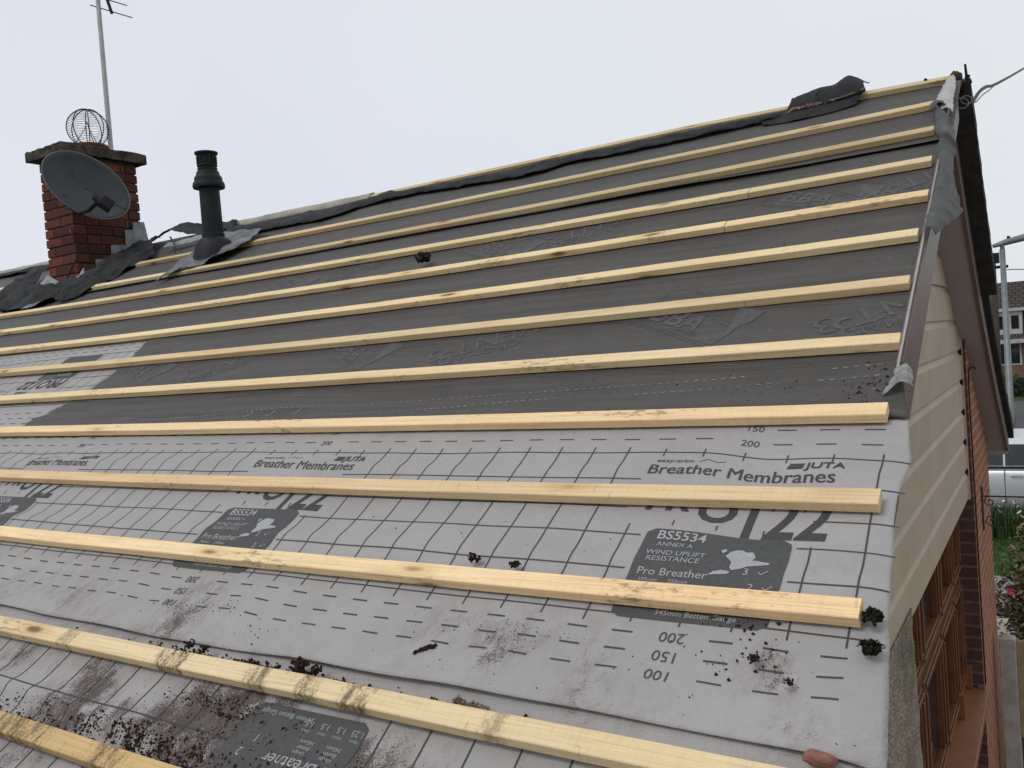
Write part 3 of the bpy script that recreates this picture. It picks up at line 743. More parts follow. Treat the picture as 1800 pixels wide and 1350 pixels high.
# light sheet on the left, printed upside-down
ink = Ink(H_F)
for q in (1.60, 1.645, 1.69): 
    if q < 1.68:
        x = -3.8
        while x > -7: ink.line(x - .022, q, x + .022, q, .004); x -= .0975
    else: ink.line(-3.6, q, -7, q, .0036)
for q in (1.80, 1.93, 2.02): ink.line(-3.6, q, -3.99, q, .0036); ink.line(-4.52, q, -7, q, .0036)
ink.line(-3.6, 2.18, -7, 2.18, .0036)
for q in (2.25, 2.295, 2.338):
    x = -3.75
    while x > -7: ink.line(x - .022, q, x + .022, q, .004); x -= .0975
for i in range(30): 
    x = -3.6 - .1 * i
    if not -4.5 < x < -4.0: ink.line(x, 1.69, x, 2.18, .003)
ink.text('PRO122', -4.24, 1.935, .075, PI, .05, sx=1.15, shear=.15); ink.text('122', -4.34, 2.035, .055, PI, .045, sx=1.1)
ink.text('Breather Membranes', -4.25, 2.13, .036, PI, .0)
ink.build('printed_grid', INK, F)
pan = Ink(H_F, None, .002); rr_panel(pan, -4.37, -4.03, 1.695, 1.925); po = pan.build('printed_panel', INK_P, F)
it = Ink(H_F, None, .003); it.text('BS5534', -4.15, 1.87, .028, PI, .02); it.text('Pro Breather', -4.16, 1.79, .022, PI)
for k in range(3): it.text('WIND UPLIFT', -4.28, 1.86 + .022 * k, .014, PI)
it.build('panel_lettering', INK_L, po)
# faint marks on the dark sheet
ink = Ink(H_C, None, .002); wh = Ink(H_C, None, .002); ink.xmax = -.012
def dia(ox, os_, a, u, v): return (ox + u * math.cos(a) + v * math.sin(a), os_ + u * math.sin(a) - v * math.cos(a))
for ox, os_, n in ((-.86, 1.888, 3), (-2.235, 1.900, 3), (-3.61, 1.90, 3), (-.62, 1.03, 2), (-1.99, 1.06, 2), (-3.34, 1.07, 2)):
    a = R_(30.7); d_ = lambda u, v: dia(ox, os_, a, u, v)
    for p, q in (((0, 0), (.385, 0)), ((.385, 0), (.385, .13)), ((0, 0), (0, .24)), ((0, .24), (.385, .24)), ((.012, .012), (.373, .012))): ink.line(*d_(*p), *d_(*q), .0032)
    ink.text('BBA', d_(.165, .045)[0], d_(.165, .045)[1], .085, -a, .03)
    ink.text('APPROVED', d_(.25, .024)[0], d_(.25, .024)[1], .014, -a)
    ink.poly([d_(.39, .06), d_(.30, .22), d_(.40, .22)])
    ink.line(*d_(.20, .15), *d_(.39, .10), .003); ink.line(*d_(.20, .17), *d_(.39, .12), .003)
    ink.build('faint_logo', INK_F, C); ink = Ink(H_C, None, .002); ink.xmax = -.012
for cx, cs in ((-1.375, 1.985), (-.02, 1.985), (-2.76, 1.985), (-1.33, 1.055), (.01, 1.05), (-2.62, 1.06)):
    a = R_(180 + 24)
    ink.text('CROMAR', cx, cs + .005, .042, a, .0, sx=1.15)
    ink.text('VENT 3', cx - .045, cs - .085, .095, a, .0, sx=1.0)
    ink.text('3', cx - .16, cs - .0, .11, a)
    ink.text('UNDERLAY', cx - .13, cs + .07, .020, a)
    ink.build('faint_logo', INK_F, C); ink = Ink(H_C, None, .002); ink.xmax = -.012
x = -.05
while x > -2.9:
    if nz2(x * 2, 5) > -.28: wh.line(x - .006, 2.278 - .05 * x, x + .006, 2.278 - .05 * (x + .012), .0018); 
    if nz2(x * 2, 9) > -.25: wh.line(x - .006, 2.235 - .043 * x, x + .006, 2.235 - .043 * (x + .012), .0018)
    x -= .026
rng = random.Random(21)
for _ in range(160):
    x, q, a, l = rng.uniform(-4, 0) * rng.random(), rng.uniform(1.0, 2.42), rng.uniform(0, 3.1), rng.uniform(.002, .009)
    wh.line(x, q, x + l * math.cos(a), q + l * math.sin(a), .0015)
for x, q in ((-2.25, 2.37), (-2.13, 2.37), (-2.0, 2.36)): wh.line(x, q, x + .025, q - .035, .003)
wh.build('white_dashes', INK_W, C)

# ------------------------------------------------------------------ roof battens, one thing each
POLY = {0: None, 1: (-.0045, -.0311, -.0523), 2: (-.0057, -.0403, -.0389), 3: (-.0047, -.0294, -.0166), 4: (-.0040, -.0245, -.0118), 5: (-.0051, -.0298, -.0158), 6: (-.0041, -.0209, -.0128), 7: (-.0015, -.0056, -.0009), 8: (-.0014, -.0003, .0031), 9: (-.0020, -.0045, .0003), 10: (-.0031, -.0107, -.0061), 11: (-.0003, -.0023, .0399), 12: (0, .0045, -.0021)}
def bs_(k, x):
    if k == 0: return ridge_s(x)
    a, b, c = POLY[k]; xx = max(x, -7.6); return k * .304 + a * xx * xx + b * xx + c
BW = .0478
def batten(k, x0, x1, mat, label, seed, tilt0=0., dh=0.):
    n = max(2, int((x1 - x0) / .07)); c = .002
    prof = [(c, 0, 0), (BW - c, 0, .05), (BW, -c, .052), (BW, -TK + c, .073), (BW - c, -TK, .075), (c, -TK, .123), (0, -TK + c, .125), (0, -c, .148), (c, 0, .150)]
    mb = MB(); P = []; U = []
    for i in range(n + 1):
        x = x0 + (x1 - x0) * i / n; s0 = bs_(k, x) + .0013 * nz2(x * 2.3, seed, 3); hh = dh + .0012 * nz2(x * 1.7, seed, 7) + tilt0 * (x - x0)
        r = []
        for (a, h, v) in prof:
            j = .0006
            r.append(rp(x + (.0015 * nz2(a * 90, h * 90, seed) if i in (0, n) else 0), s0 + a + j * nz2(x * 9, a * 40, seed), h + hh + j * nz2(x * 11, h * 40 + a * 10, seed + 2)))
        P.append(r); U.append([(x, v) for (a, h, v) in prof])
    mb.grid(P, U); m = len(prof)
    b0 = list(range(m - 1)); mb.f.append(tuple(b0)); mb.f.append(tuple(n * m + i for i in b0[::-1]))
    o = mb.build('timber_batten', mat, loc=rp((x0 + x1) / 2, bs_(k, (x0 + x1) / 2), -TK)); bpy.context.view_layer.update()
    tag(o, label, 'roof batten', 'timber battens fixed across the roof')
    return o
BT = [
 (0, -3.45, -.006, T_old, 'topmost timber batten running along the ridge under the torn black felt'),
 (1, -4.62, -.063, T_old, 'first full timber batten below the ridge, from the black flue to the gable'),
 (1, -5.40, -4.72, T_old, 'short piece of timber batten between the chimney and the black flue'),
 (1, XL, -7.02, T_pale, 'upper of the two battens left of the chimney'),
 (2, -4.55, -.041, T_old, 'second timber batten below the ridge right of the flue, a sheet lap under it'),
 (2, -5.52, -4.42, T_pale, 'timber batten piece running from the chimney to the flue flashing plate'),
 (2, XL, -6.42, T_pale, 'lower of the two battens left of the chimney, cut off at the felt skirt'),
 (3, -.669, -.025, T_pale, 'short grubby right piece of the third batten below the ridge, ending at the gable'),
 (3, XL, -.672, T_pale, 'long third batten below the ridge, passing just under the chimney skirt'),
 (4, -.686, -.013, T_pale, 'short right piece of the fourth batten below the ridge, ending at the gable'),
 (4, XL, -.689, T_pale, 'long fourth batten below the ridge with a clod of moss on it'),
 (5, XL, -.019, T_pale, 'fifth batten below the ridge, the top edge of the left light sheet under it'),
 (6, XL, -.016, T_pale, 'sixth batten below the ridge, directly above the faint white logos'),
 (7, XL, -.009, T_pale, 'seventh batten below the ridge, directly below the faint white logos'),
 (8, XL, -.006, T_warm, 'batten lying where the dark sheet meets the light grey printed sheet'),
 (9, XL, .013, T_warm, 'batten crossing the big printed lettering below the words Breather Membranes'),
 (10, XL, .016, T_warm, 'batten crossing the dark printed panels, moss lump at its right end'),
 (11, XL, -.02, T_dirt, 'second batten from the bottom, dirty, with soil piled along it'),
 (12, XL, -.6, T_orange, 'lowest orange toned batten in the bottom left corner')]
for i, (k, a, b, m_, lb) in enumerate(BT): batten(k, a, b, m_, lb, i * 3 + 1, dh=.0005 * (i % 3))

# ------------------------------------------------------------------ ragged sheets: felt, lead, scraps
def ragged(name, rows, mat, nu=30, nv=24, amp=.01, fr=9, th=.002, seed=0, parent=None, jag=.006, smooth=True):
    """rows of 3-D control points, bicubic-ish refined, crumpled"""
    R0 = np.array([[tuple(p) for p in r] for r in rows], float); nr, nc, _ = R0.shape
    def up(A_, n):
        k = A_.shape[0]; t = np.linspace(0, k - 1, n); o_ = np.zeros((n,) + A_.shape[1:])
        for i, tt in enumerate(t):
            a = min(int(tt), k - 2); f = tt - a
            p0, p1, p2, p3 = A_[max(a - 1, 0)], A_[a], A_[a + 1], A_[min(a + 2, k - 1)]
            o_[i] = .5 * ((2 * p1) + (-p0 + p2) * f + (2 * p0 - 5 * p1 + 4 * p2 - p3) * f * f + (-p0 + 3 * p1 - 3 * p2 + p3) * f ** 3)
        return o_
    Q = up(R0, nv); Q = np.transpose(up(np.transpose(Q, (1, 0, 2)), nu), (1, 0, 2))
    nrm = np.cross(np.gradient(Q, axis=0), np.gradient(Q, axis=1)); nrm /= np.linalg.norm(nrm, axis=2, keepdims=True) + 1e-9
    P = []
    for i in range(nv):
        r = []
        for j in range(nu):
            p = Vector(Q[i, j]); d = amp * (nz2(p.x * fr + seed, p.y * fr * 1.3, p.z * fr) + .5 * abs(nz2(p.x * fr * 2.4, p.y * fr * 2.1 + seed, p.z * fr * 2)))
            p = p + Vector(nrm[i, j]) * d
            if i in (0, nv - 1) or j in (0, nu - 1):
                p += Vector((nz2(p.x * 40, p.y * 40, seed), nz2(p.y * 40, p.z * 40, seed + 5), nz2(p.z * 40, p.x * 40, seed + 9))) * jag
            r.append(p)
        P.append(r)
    mb = MB(); mb.grid(P); o = mb.build(name, mat, parent, smooth=smooth); solid(o, th, 0); return o
# black felt folded down from the ridge
rows = []
xs_r = np.linspace(-4.75, -.70, 60)
def lowedge(x): return float(np.interp(x, [-4.75, -4.3, -3.97, -3.69, -3.52, -3.42, -3.15, -2.96, -2.63, -2.15, -2.02, -1.9, -1.54, -1.2, -.9, -.67], [.06, .10, .113, .12, .093, .02, -.01, -.01, .035, .08, .068, .01, .036, .03, .015, .0])) + .008 * nz2(x * 8, 3)
def topedge(x): return ridge_s(x) + float(np.interp(x, [-4.75, -3.9, -3.5, -3.1, -.7], [.05, .06, .03, .05, .052])) + .008 * nz2(x * 3.5, 8)
mb = MB(); P = []
for i, t in enumerate(np.linspace(0, 1, 14)):
    r = []
    for x in np.linspace(-4.75, -.68, 260):
        s0, s1 = topedge(x), lowedge(x); s = s0 + (s1 - s0) * t
        pk = max(0, nz2(x * 2.6, 17) - .15) * .10 * (1 - t) ** 2
        h = -.019 + .024 * math.sin(math.pi * min(1, t * .85)) + pk + .009 * nz2(x * 7, t * 3, 4) * (.3 + t) + .006 * nz2(x * 22, t * 6, 9)
        r.append(rp(x, s - pk * .4, max(h, -.022)))
    P.append(r)
mb.grid(P); o = mb.build('ridge_felt', FELT, smooth=True); solid(o, .003); tag(o, 'crinkled strip of old black felt hanging just below the ridge batten', 'roofing felt')
# pale strip over the ridge left of the batten, both sides of the chimney
GREYS = simple("ridge_grey", (.36, .33, .28), (.25, .24, .22), 6, .8, .2, .3, 60)
for (xa_, xb_, lb) in ((-5.1, -3.43, 'pale grey strip capping the ridge between the chimney and the ridge batten'), (XL, -6.75, 'pale grey strip capping the ridge left of the chimney')):
    mb = MB(); mb.grid([[rp(x, ridge_s(x) + a + .006 * nz2(x * 4, a * 20), h + .004 * nz2(x * 6, a * 9, 2)) for x in np.linspace(xa_, xb_, 60)] for (a, h) in ((-.06, -.06), (-.012, .001), (.0, .006), (.03, .004), (.055, -.004), (.075, -.018))])
    o = mb.build('ridge_strip', GREYS, smooth=True); solid(o, .003); tag(o, lb, 'ridge strip', 'grey strips along the ridge')
mb = MB(); P = []
for i, t in enumerate(np.linspace(0, 1, 8)):
    P.append([rp(x, ridge_s(x) + .07 + .10 * t + .02 * nz2(x * 3, 4) * t, -.015 + .03 * math.sin(math.pi * t * .8) + .012 * nz2(x * 6, t * 3)) for x in np.linspace(XL, -6.65, 80)])
mb.grid(P); o = mb.build('ridge_felt', FELT, smooth=True); solid(o, .003); tag(o, 'old black felt strip along the ridge left of the chimney', 'roofing felt')
# bundle of felt with broken mortar on the ridge
bq = lambda x, s, h: rp(x, s, h)
tw = empty('felt_bundle', rp(-.54, -.16, 0), 'folded bundle of black felt with red mortar on the ridge near the gable', 'roofing felt')
ragged('felt_fold', [[bq(-.70, -.22, -.01), bq(-.60, -.24, .0), bq(-.51, -.24, .01), bq(-.44, -.24, .02), bq(-.37, -.22, .0)],
                     [bq(-.695, -.10, .036), bq(-.59, -.10, .054), bq(-.505, -.10, .057), bq(-.44, -.12, .078), bq(-.375, -.09, .040)],
                     [bq(-.715, -.03, .008), bq(-.60, -.01, .016), bq(-.51, .0, .018), bq(-.44, -.01, .022), bq(-.362, -.04, .026)],
                     [bq(-.715, -.045, -.004), bq(-.60, -.035, .004), bq(-.51, -.03, .006), bq(-.44, -.035, .010), bq(-.365, -.05, .016)]], FELT, 44, 40, .007, 14, .0025, 3, tw, jag=.003)
ragged('felt_fold', [[bq(-.86, -.09, -.018), bq(-.70, -.05, .0), bq(-.56, -.04, .008), bq(-.43, -.05, .012), bq(-.37, -.07, .016)],
                     [bq(-.84, -.02, -.012), bq(-.70, .02, -.002), bq(-.56, .01, .004), bq(-.43, -.0, .004), bq(-.385, -.02, .004)],
                     [bq(-.82, .04, -.020), bq(-.68, .07, -.020), bq(-.55, .06, -.020), bq(-.45, .04, -.018), bq(-.40, .02, -.016)]], FELT, 40, 16, .006, 14, .0025, 5, tw, jag=.003)
mb = MB()
for i in range(40):
    t = random.Random(i).random(); mb.clump(rp(-.71 + .22 * t, -.004 + .006 * nz2(i, 1), .008 + .007 * math.sin(t * 3.1) + .004 * nz2(i, 3)), .0085, 6, .6, .8, 60 + i)
mb.tube([rp(-.51, .001, .019), rp(-.47, -.004, .021), rp(-.43, -.012, .024), rp(-.365, -.041, .028)], [.004, .003, .002, .005], 5)
mb.build('broken_mortar', simple('mortar_dull', (.20, .10, .085), (.30, .20, .17), 60, .95, .1), tw)
# torn membrane at the verge
vs = lambda x, s, h: rp(x, s, h)
scr = [(-.047, .397, .020, .62, .03, .0), (-.035, .604, .034, .67, .012, .0), (-.012, .74, .040, .80, .015, .01), (-.012, .815, .043, .82, .004, .03), (-.016, .85, .044, .84, -.018, .012), (.004, .975, .042, .94, -.026, .004), (.006, 1.155, .052, 1.10, -.030, .0), (.004, 1.296, .068, 1.19, -.060, .0), (.0, 1.405, .080, 1.28, -.066, .0), (.0, 1.489, .052, 1.43, -.036, .0), (.002, 1.552, .028, 1.55, -.010, .0)]
rows = []
for (xl, sl_, xr, sr_, hr, pin) in scr:
    rows.append([rp(xl, sl_, .004)] + [rp(xl + (xr - xl) * f, sl_ + (sr_ - sl_) * f, .004 + (hr - .004) * f + (.018 + pin) * math.sin(math.pi * f)) for f in (.33, .67)] + [rp(xr, sr_, hr)])
o = ragged('torn_membrane', rows, SCRAP, 30, 110, .006, 15, .0015, 2, jag=.004); tag(o, 'twisted grey strip of torn membrane hanging over the gable edge', 'torn membrane', 'torn membrane at the gable edge')
o = ragged('torn_membrane', [[rp(-.030, .00, .006), rp(-.012, .0, .012), rp(.004, .01, .008)], [rp(-.040, .16, .008), rp(-.014, .15, .02), rp(.010, .15, .010)], [rp(-.050, .33, .012), rp(-.018, .33, .028), rp(.014, .34, .014)], [rp(-.020, .43, .012), rp(-.004, .44, .02), rp(.018, .50, .012)]], simple("scrap_pale", (.42, .42, .42), (.34, .34, .345), 12, .75, .2, .2, 200), 14, 26, .008, 26, .0012, 4)
tag(o, 'pale torn piece of membrane at the top corner of the gable', 'torn membrane', 'torn membrane at the gable edge')
o = ragged('torn_membrane', [[rp(-.070, .33, .012), rp(-.040, .345, .03), rp(-.012, .37, .020)], [rp(-.062, .42, .010), rp(-.035, .42, .035), rp(-.004, .42, .02)]], SCRAP, 10, 8, .006, 30, .0012, 6)
tag(o, 'small folded grey flap on the second batten end at the gable top', 'torn membrane', 'torn membrane at the gable edge')
o = ragged('torn_membrane', [[rp(-.004, 2.275, -.012), rp(.014, 2.275, -.002), rp(.028, 2.28, -.010)], [rp(-.012, 2.32, -.016), rp(.016, 2.32, .006), rp(.034, 2.325, -.010)], [rp(-.03, 2.37, -.022), rp(.010, 2.36, .0), rp(.034, 2.36, -.014)]], simple("fold_grey", (.30, .30, .30), (.20, .19, .185), 30, .7, .2, .3, 200), 16, 14, .006, 34, .0014, 8)
tag(o, 'pale folded corner of membrane at the gable where light and dark sheets meet', 'torn membrane', 'torn membrane at the gable edge')
# chimney skirt of old felt, lead steps
sk = empty('chimney_skirt', rp(-6.1, .5, 0), 'crumpled black felt and lead flashing wrapped round the chimney base', 'chimney flashing')
ragged('felt_skirt', [[(-6.62, -.20, G + .0), (-6.55, -.42, G - .19), (-6.30, -.42, G - .24), (-6.08, -.42, G - .23), (-5.98, -.40, G - .21)],
                      [(-6.95, -.16, G - .0), (-6.72, -.50, G - .19), (-6.35, -.58, G - .27), (-6.05, -.56, G - .28), (-5.88, -.48, G - .24)],
                      [(-6.98, -.24, G - .11), (-6.78, -.58, G - .30), (-6.38, -.70, G - .39), (-6.02, -.68, G - .39), (-5.84, -.56, G - .31)],
                      [(-6.86, -.30, G - .17), (-6.66, -.60, G - .345), (-6.34, -.745, G - .425), (-6.00, -.72, G - .42), (-5.85, -.62, G - .36)]], FELT, 44, 30, .040, 7, .003, 12, sk)
ragged('felt_skirt', [[(-6.03, -.42, G - .22), (-6.0, -.18, G - .10), (-6.0, .04, G + .03), (-5.97, .20, G + .12), (-5.80, .24, G + .13)],
                      [rp(-5.90, .66, .045), rp(-5.86, .46, .030), rp(-5.82, .26, .045), rp(-5.72, .08, .03), rp(-5.58, -.04, .05)],
                      [rp(-5.80, .78, .02), rp(-5.68, .62, .035), rp(-5.62, .46, .012), rp(-5.54, .26, .025), rp(-5.44, .10, .02)],
                      [rp(-5.72, .83, -.010), rp(-5.54, .70, -.012), rp(-5.48, .52, -.016), rp(-5.42, .32, -.012), rp(-5.34, .18, -.012)]], FELT, 54, 40, .032, 10, .003, 13, sk)
mb = MB()     # stepped lead on the flank
stp = [(-.30, -.13), (-.19, -.13), (-.19, -.035), (-.05, -.035), (-.05, .085), (.085, .085), (.085, .215), (.16, .215), (.16, .285), (.245, .285)]
def lowz(y): return G - .19 + .55 * (y + .36) - .06
for i in range(0, len(stp) - 1, 2):
    (y0, z0), (y1, z1) = stp[i], stp[i + 1]
    pts = [(y0 - .02, z0 + G - .01), (y1, z1 + G), (y1 + .035, lowz(y1)), (y0 - .03, lowz(y0) - .01)]
    mb.prism(pts, 0, CX1 + .006 + .001 * i, CX1 + .010 + .001 * i)
bev(mb.build('lead_steps', LEAD, sk), .001)
ragged('lead_apron', [[(-6.42, -.372, G - .13), (-6.25, -.375, G - .20), (-6.04, -.375, G - .19), (-5.99, -.33, G - .12)], [(-6.45, -.42, G - .20), (-6.25, -.45, G - .27), (-6.02, -.45, G - .25), (-5.94, -.36, G - .17)]], LEAD, 20, 8, .012, 18, .0025, 15, sk)
ragged('lead_apron', [[(-6.20, -.62, G - .345), (-6.10, -.63, G - .35), (-6.0, -.62, G - .34)], [(-6.16, -.755, G - .425), (-6.08, -.76, G - .43), (-5.98, -.75, G - .42)]], LEADD, 12, 8, .008, 18, .0025, 16, sk)
o = ragged('lead_strip', [[rp(-5.30, .06, .03), rp(-5.0, .02, .02), rp(-4.80, -.04, .015)], [rp(-5.30, .13, .02), rp(-5.0, .10, .008), rp(-4.80, .04, .005)]], LEAD, 16, 6, .008, 12, .003, 17); tag(o, 'small curled strip of pale lead lying between chimney and flue', 'lead strip')
o = ragged('felt_scrap', [[rp(-5.75, -.20, .02), rp(-5.45, -.26, .065), rp(-5.15, -.22, .035), rp(-4.75, -.18, .02)], [rp(-5.72, .02, .02), rp(-5.45, -.10, .075), rp(-5.15, -.06, .02), rp(-4.72, -.06, .0)]], FELT, 30, 16, .02, 9, .003, 18); tag(o, 'lifted flap of old black felt behind the chimney on the ridge', 'roofing felt')

# ------------------------------------------------------------------ flue
FX, FY = -4.447, -.335
fl = empty('boiler_flue', rp(-4.447, .40, 0), 'black vertical boiler flue with ribbed terminal standing on the roof', 'flue')
zf = lambda px: G + .47 + (270 - px) * .00388
mb = MB(); c = (FX, FY, 0)
mb.lathe([(.0, zf(460)), (.070, zf(460)), (.070, zf(418)), (.074, zf(417)), (.074, zf(410)), (.068, zf(409)), (.066, zf(330)), (.0, zf(330))], c, 32); mb.build('pipe', BLACKP, fl, smooth=False)
mb = MB(); mb.lathe([(0, zf(331)), (.103, zf(331)), (.105, zf(327)), (.101, zf(322)), (.092, zf(320)), (.090, zf(313)), (.078, zf(309)), (.072, zf(303)), (.062, zf(301)), (.060, zf(298)), (0, zf(298))], c, 32); mb.build('skirt', BLACKP, fl)
mb = MB(); mb.lathe([(0, zf(299)), (.065, zf(299)), (.065, zf(297)), (.055, zf(296)), (.055, zf(294)), (.066, zf(293.5)), (.066, zf(291)), (.058, zf(290)), (.058, zf(276)), (.062, zf(275)), (.062, zf(273)), (.075, zf(272.5)), (.076, zf(269.5)), (0, zf(268.5))], c, 32)
for k in range(14):
    a = k * PI / 7; mb.box((FX + .061 * math.cos(a) - .004, FY + .061 * math.sin(a) - .004, zf(290)), (FX + .061 * math.cos(a) + .004, FY + .061 * math.sin(a) + .004, zf(276)))
mb.build('terminal', BLACKP, fl)
mb = MB(); q = []
for t in np.linspace(0, 1, 8):
    r = []
    for k in range(29):
        a = 2 * PI * k / 28; rad = .074 + (.055 * math.sin(t * PI / 2) if t < .99 else .06)
        px_, py_ = FX + rad * math.cos(a), FY + rad * math.sin(a) - .02 * t
        ztop = zf(417); zlow = G + .566 * py_ + .0 
        r.append((px_, py_, ztop + (zlow - ztop) * (1 - math.cos(t * PI / 2)) ** .8 if t < 1 else zlow))
    q.append(r)
mb.grid(q); mb.build('boot', BLACKP, fl, smooth=True)
ragged('flashing_plate', [[rp(-4.62, .10, .035), rp(-4.40, .10, .020), rp(-4.24, .14, .015), rp(-4.10, .20, .035)],
                          [rp(-4.66, .40, .020), rp(-4.44, .40, .012), rp(-4.26, .38, .012), rp(-4.10, .33, .025)],
                          [rp(-4.62, .64, .022), rp(-4.46, .58, .012), rp(-4.30, .56, .012), rp(-4.16, .46, .012)],
                          [rp(-4.64, .78, .0), rp(-4.48, .69, .022), rp(-4.33, .63, .012), rp(-4.20, .54, .030)]], LEADD, 40, 36, .018, 12, .003, 19, fl)

# ------------------------------------------------------------------ dish, cowl, aerial, cables
dc = Vector((-5.765, -.385, G + .468))
view = (Vector((.322, -4.188, G - 1.024)) - dc).normalized()
ri = Vector((rt.x, rt.y, rt.z)); upv = -dnv
major = (ri * .925 - upv * .38).normalized(); minor = (ri * .38 + upv * .925).normalized()
nrm = (view * .90 + minor * .42).normalized(); major = (major - nrm * major.dot(nrm)).normalized(); minor = nrm.cross(major).normalized()
if minor.dot(upv) < 0: minor = -minor
ds = empty('satellite_dish', dc, 'dark grey oval satellite dish fixed to the chimney', 'satellite dish')
mb = MB(); a_, b_ = .322, .222; n = 56; P = []
for t in np.linspace(0, 1, 14):
    P.append([dc + major * (a_ * t * math.cos(2 * PI * k / n)) + minor * (b_ * t * math.sin(2 * PI * k / n)) + nrm * (.055 * t * t - .055) for k in range(n + 1)])
mb.grid([r[::-1] for r in P]); o = mb.build('reflector', DISHM, ds, smooth=True); solid(o, .006, -1)
mb = MB(); mb.tube([dc + major * (a_ * math.cos(2 * PI * k / 56)) + minor * (b_ * math.sin(2 * PI * k / 56)) for k in range(57)], .007, 8, False); mb.build('rim', simple("dish_rim", (.10, .105, .115), None, 8, .5, .4), ds, smooth=True)
mb = MB(); rimp = dc + minor * -b_ * .93 + major * .10 + nrm * -.004
head = dc + minor * -.145 + major * .145 + nrm * .23
mb.tube([rimp - minor * .02 + major * -.03, rimp + nrm * .10 + major * .02, head - nrm * .02], [.012, .014, .016], 8); mb.build('arm', BLACKP, ds)
mb = MB(); rot = Matrix((major, minor, nrm)).transposed()
mb.box(tuple(head + Vector((-.045, -.04, -.04)) + major * .05), tuple(head + Vector((.045, .04, .04)) + major * .05), rot); mb.tube([head + major * .03 - nrm * .02, head - major * .04 - nrm * .045 + minor * .02], [.026, .030], 14)
bev(mb.build('receiver', BLACKP, ds), .008)
mb = MB()
for u, v in ((-.12, .02), (.0, .0), (-.08, -.16)): mb.lathe([(0, 0), (.008, 0), (.007, .006), (0, .007)], tuple(dc + major * u + minor * v + nrm * (-.055 + .055 * ((u / a_) ** 2 + (v / b_) ** 2) + .002)), 10, nrm)
mb.build('bolt', BLACKP, ds)
mb = MB(); mb.tube([dc - nrm * .06, dc - nrm * .14 - minor * .04, Vector((-6.0, -.345, G + .42))], .02, 8); mb.box((-6.06, -.375, G + .34), (-5.98, -.335, G + .50)); mb.build('bracket', BLACKP, ds)
# wire cowl
cw = empty('chimney_cowl', (-6.34, .03, ZC + .15), 'round wire bird guard on top of the chimney pot', 'bird guard')
cc = Vector((-6.35, .035, G + 1.085)); r_ = .158
mb = MB()
for k in range(4):
    a = PI * k / 4 + .3; d = Vector((math.cos(a), math.sin(a), 0)); 
    mb.tube([cc + d * (r_ * math.cos(t)) + Vector((0, 0, r_ * math.sin(t))) for t in np.linspace(-.95, PI + .95, 34)], .0042, 6)
mb.build('hoop', WIRE, cw)
mb = MB()
for k in range(17):
    t = -.85 + 1.95 * k / 16; rr = r_ * math.cos(t); mb.tube([cc + Vector((rr * math.cos(2 * PI * j / 28), rr * math.sin(2 * PI * j / 28), r_ * math.sin(t) + .004 * math.sin(j * 1.7 + k))) for j in range(29)], .0014, 4, False)
mb.build('mesh_ring', WIRE, cw)
mb = MB()
for a in (0, 2.1, 4.2): mb.tube([cc + Vector((.11 * math.cos(a), .11 * math.sin(a), -.14)), cc + Vector((.02 * math.cos(a), .02 * math.sin(a), .0)), cc + Vector((0, 0, .06))], .003, 5)
mb.build('stay', WIRE, cw)
# aerial
ae = empty('aerial', (-6.312, .203, ZC), 'tv aerial on a tall pale pole behind the chimney', 'aerial')
mb = MB(); mb.tube([(-6.30, .200, G + .45), (-6.312, .203, G + .94), (-6.349, .235, G + 2.20), (-6.358, .247, G + 2.60)], [.021, .021, .0185, .018], 12); mb.build('pole', POLE, ae, smooth=True)
bd = Vector((.028, .013, -.118)).normalized()
mb = MB(); b0 = Vector((-6.255, .290, G + 2.075)); b1 = b0 - bd * 1.0; mb.tube([b0, b1], .013, 6); mb.build('boom', BLACKP, ae)
mb = MB()
for k in range(6):
    p = b0 - bd * (.018 + .105 * k); w = Vector((.289, .18, -.131)).normalized() * (.185 - .012 * k); mb.tube([p - w, p + w], .0045, 6)
mb.build('element', simple("rod_dark", (.05, .05, .055), None, 8, .4, .5), ae)
mb = MB(); mb.box((-6.37, .22, G + 2.38), (-6.26, .30, G + 2.44)); mb.build('clamp', BLACKP, ae)
def cable(name, pts, r, label, mat=BLACKP, n=40):
    P_ = [Vector(p) for p in pts]; q = []
    for i in range(len(P_) - 1):
        p0, p1, p2, p3 = P_[max(i - 1, 0)], P_[i], P_[i + 1], P_[min(i + 2, len(P_) - 1)]
        for f in np.linspace(0, 1, max(2, n // (len(P_) - 1)), endpoint=False): q.append(.5 * ((2 * p1) + (-p0 + p2) * f + (2 * p0 - 5 * p1 + 4 * p2 - p3) * f * f + (-p0 + 3 * p1 - 3 * p2 + p3) * f ** 3))
    q.append(P_[-1]); mb = MB(); mb.tube(q, r, 6); o = mb.build(name, mat, smooth=True); return tag(o, label, 'cable', None)
cable('cable', [(-6.05, -.37, G + .20), (-6.01, -.38, G + .10), (-5.99, -.375, G - .03), (-6.08, -.38, G - .12), (-6.14, -.385, G - .19)], .005, 'thin dark cable looping down the front of the chimney')
cable('cable', [rp(-6.95, .50, .02), rp(-7.3, .44, .05), rp(-7.7, .52, .03), rp(-7.4, .72, -.01), rp(-8.2, .95, -.015)], .008, 'black cable looping over battens left of the chimney')
cable('cable', [rp(-5.35, -.02, .05), rp(-5.1, .16, .05), rp(-4.95, .30, .02)], .006, 'short black cable beside the chimney felt')
cable('cable', [rp(-4.4, .12, -.012), rp(-4.1, .06, -.010), rp(-3.7, -.02, -.008)], .006, 'black cable running from the flue up to the ridge felt')
cable('cable', [(-.115, 2.53, G - 1.30), (-.125, 2.50, G - 1.35), (-.13, 2.30, G - 1.38), (-.150, 1.93, G - 1.34), (-.157, 1.80, G - 1.42), (-.157, 1.792, G - 1.9), (-.157, 1.79, G - 2.6), (-.157, 1.79, G - 3.33)], .005, 'dark cable running down the brick wall edge from the soffit')
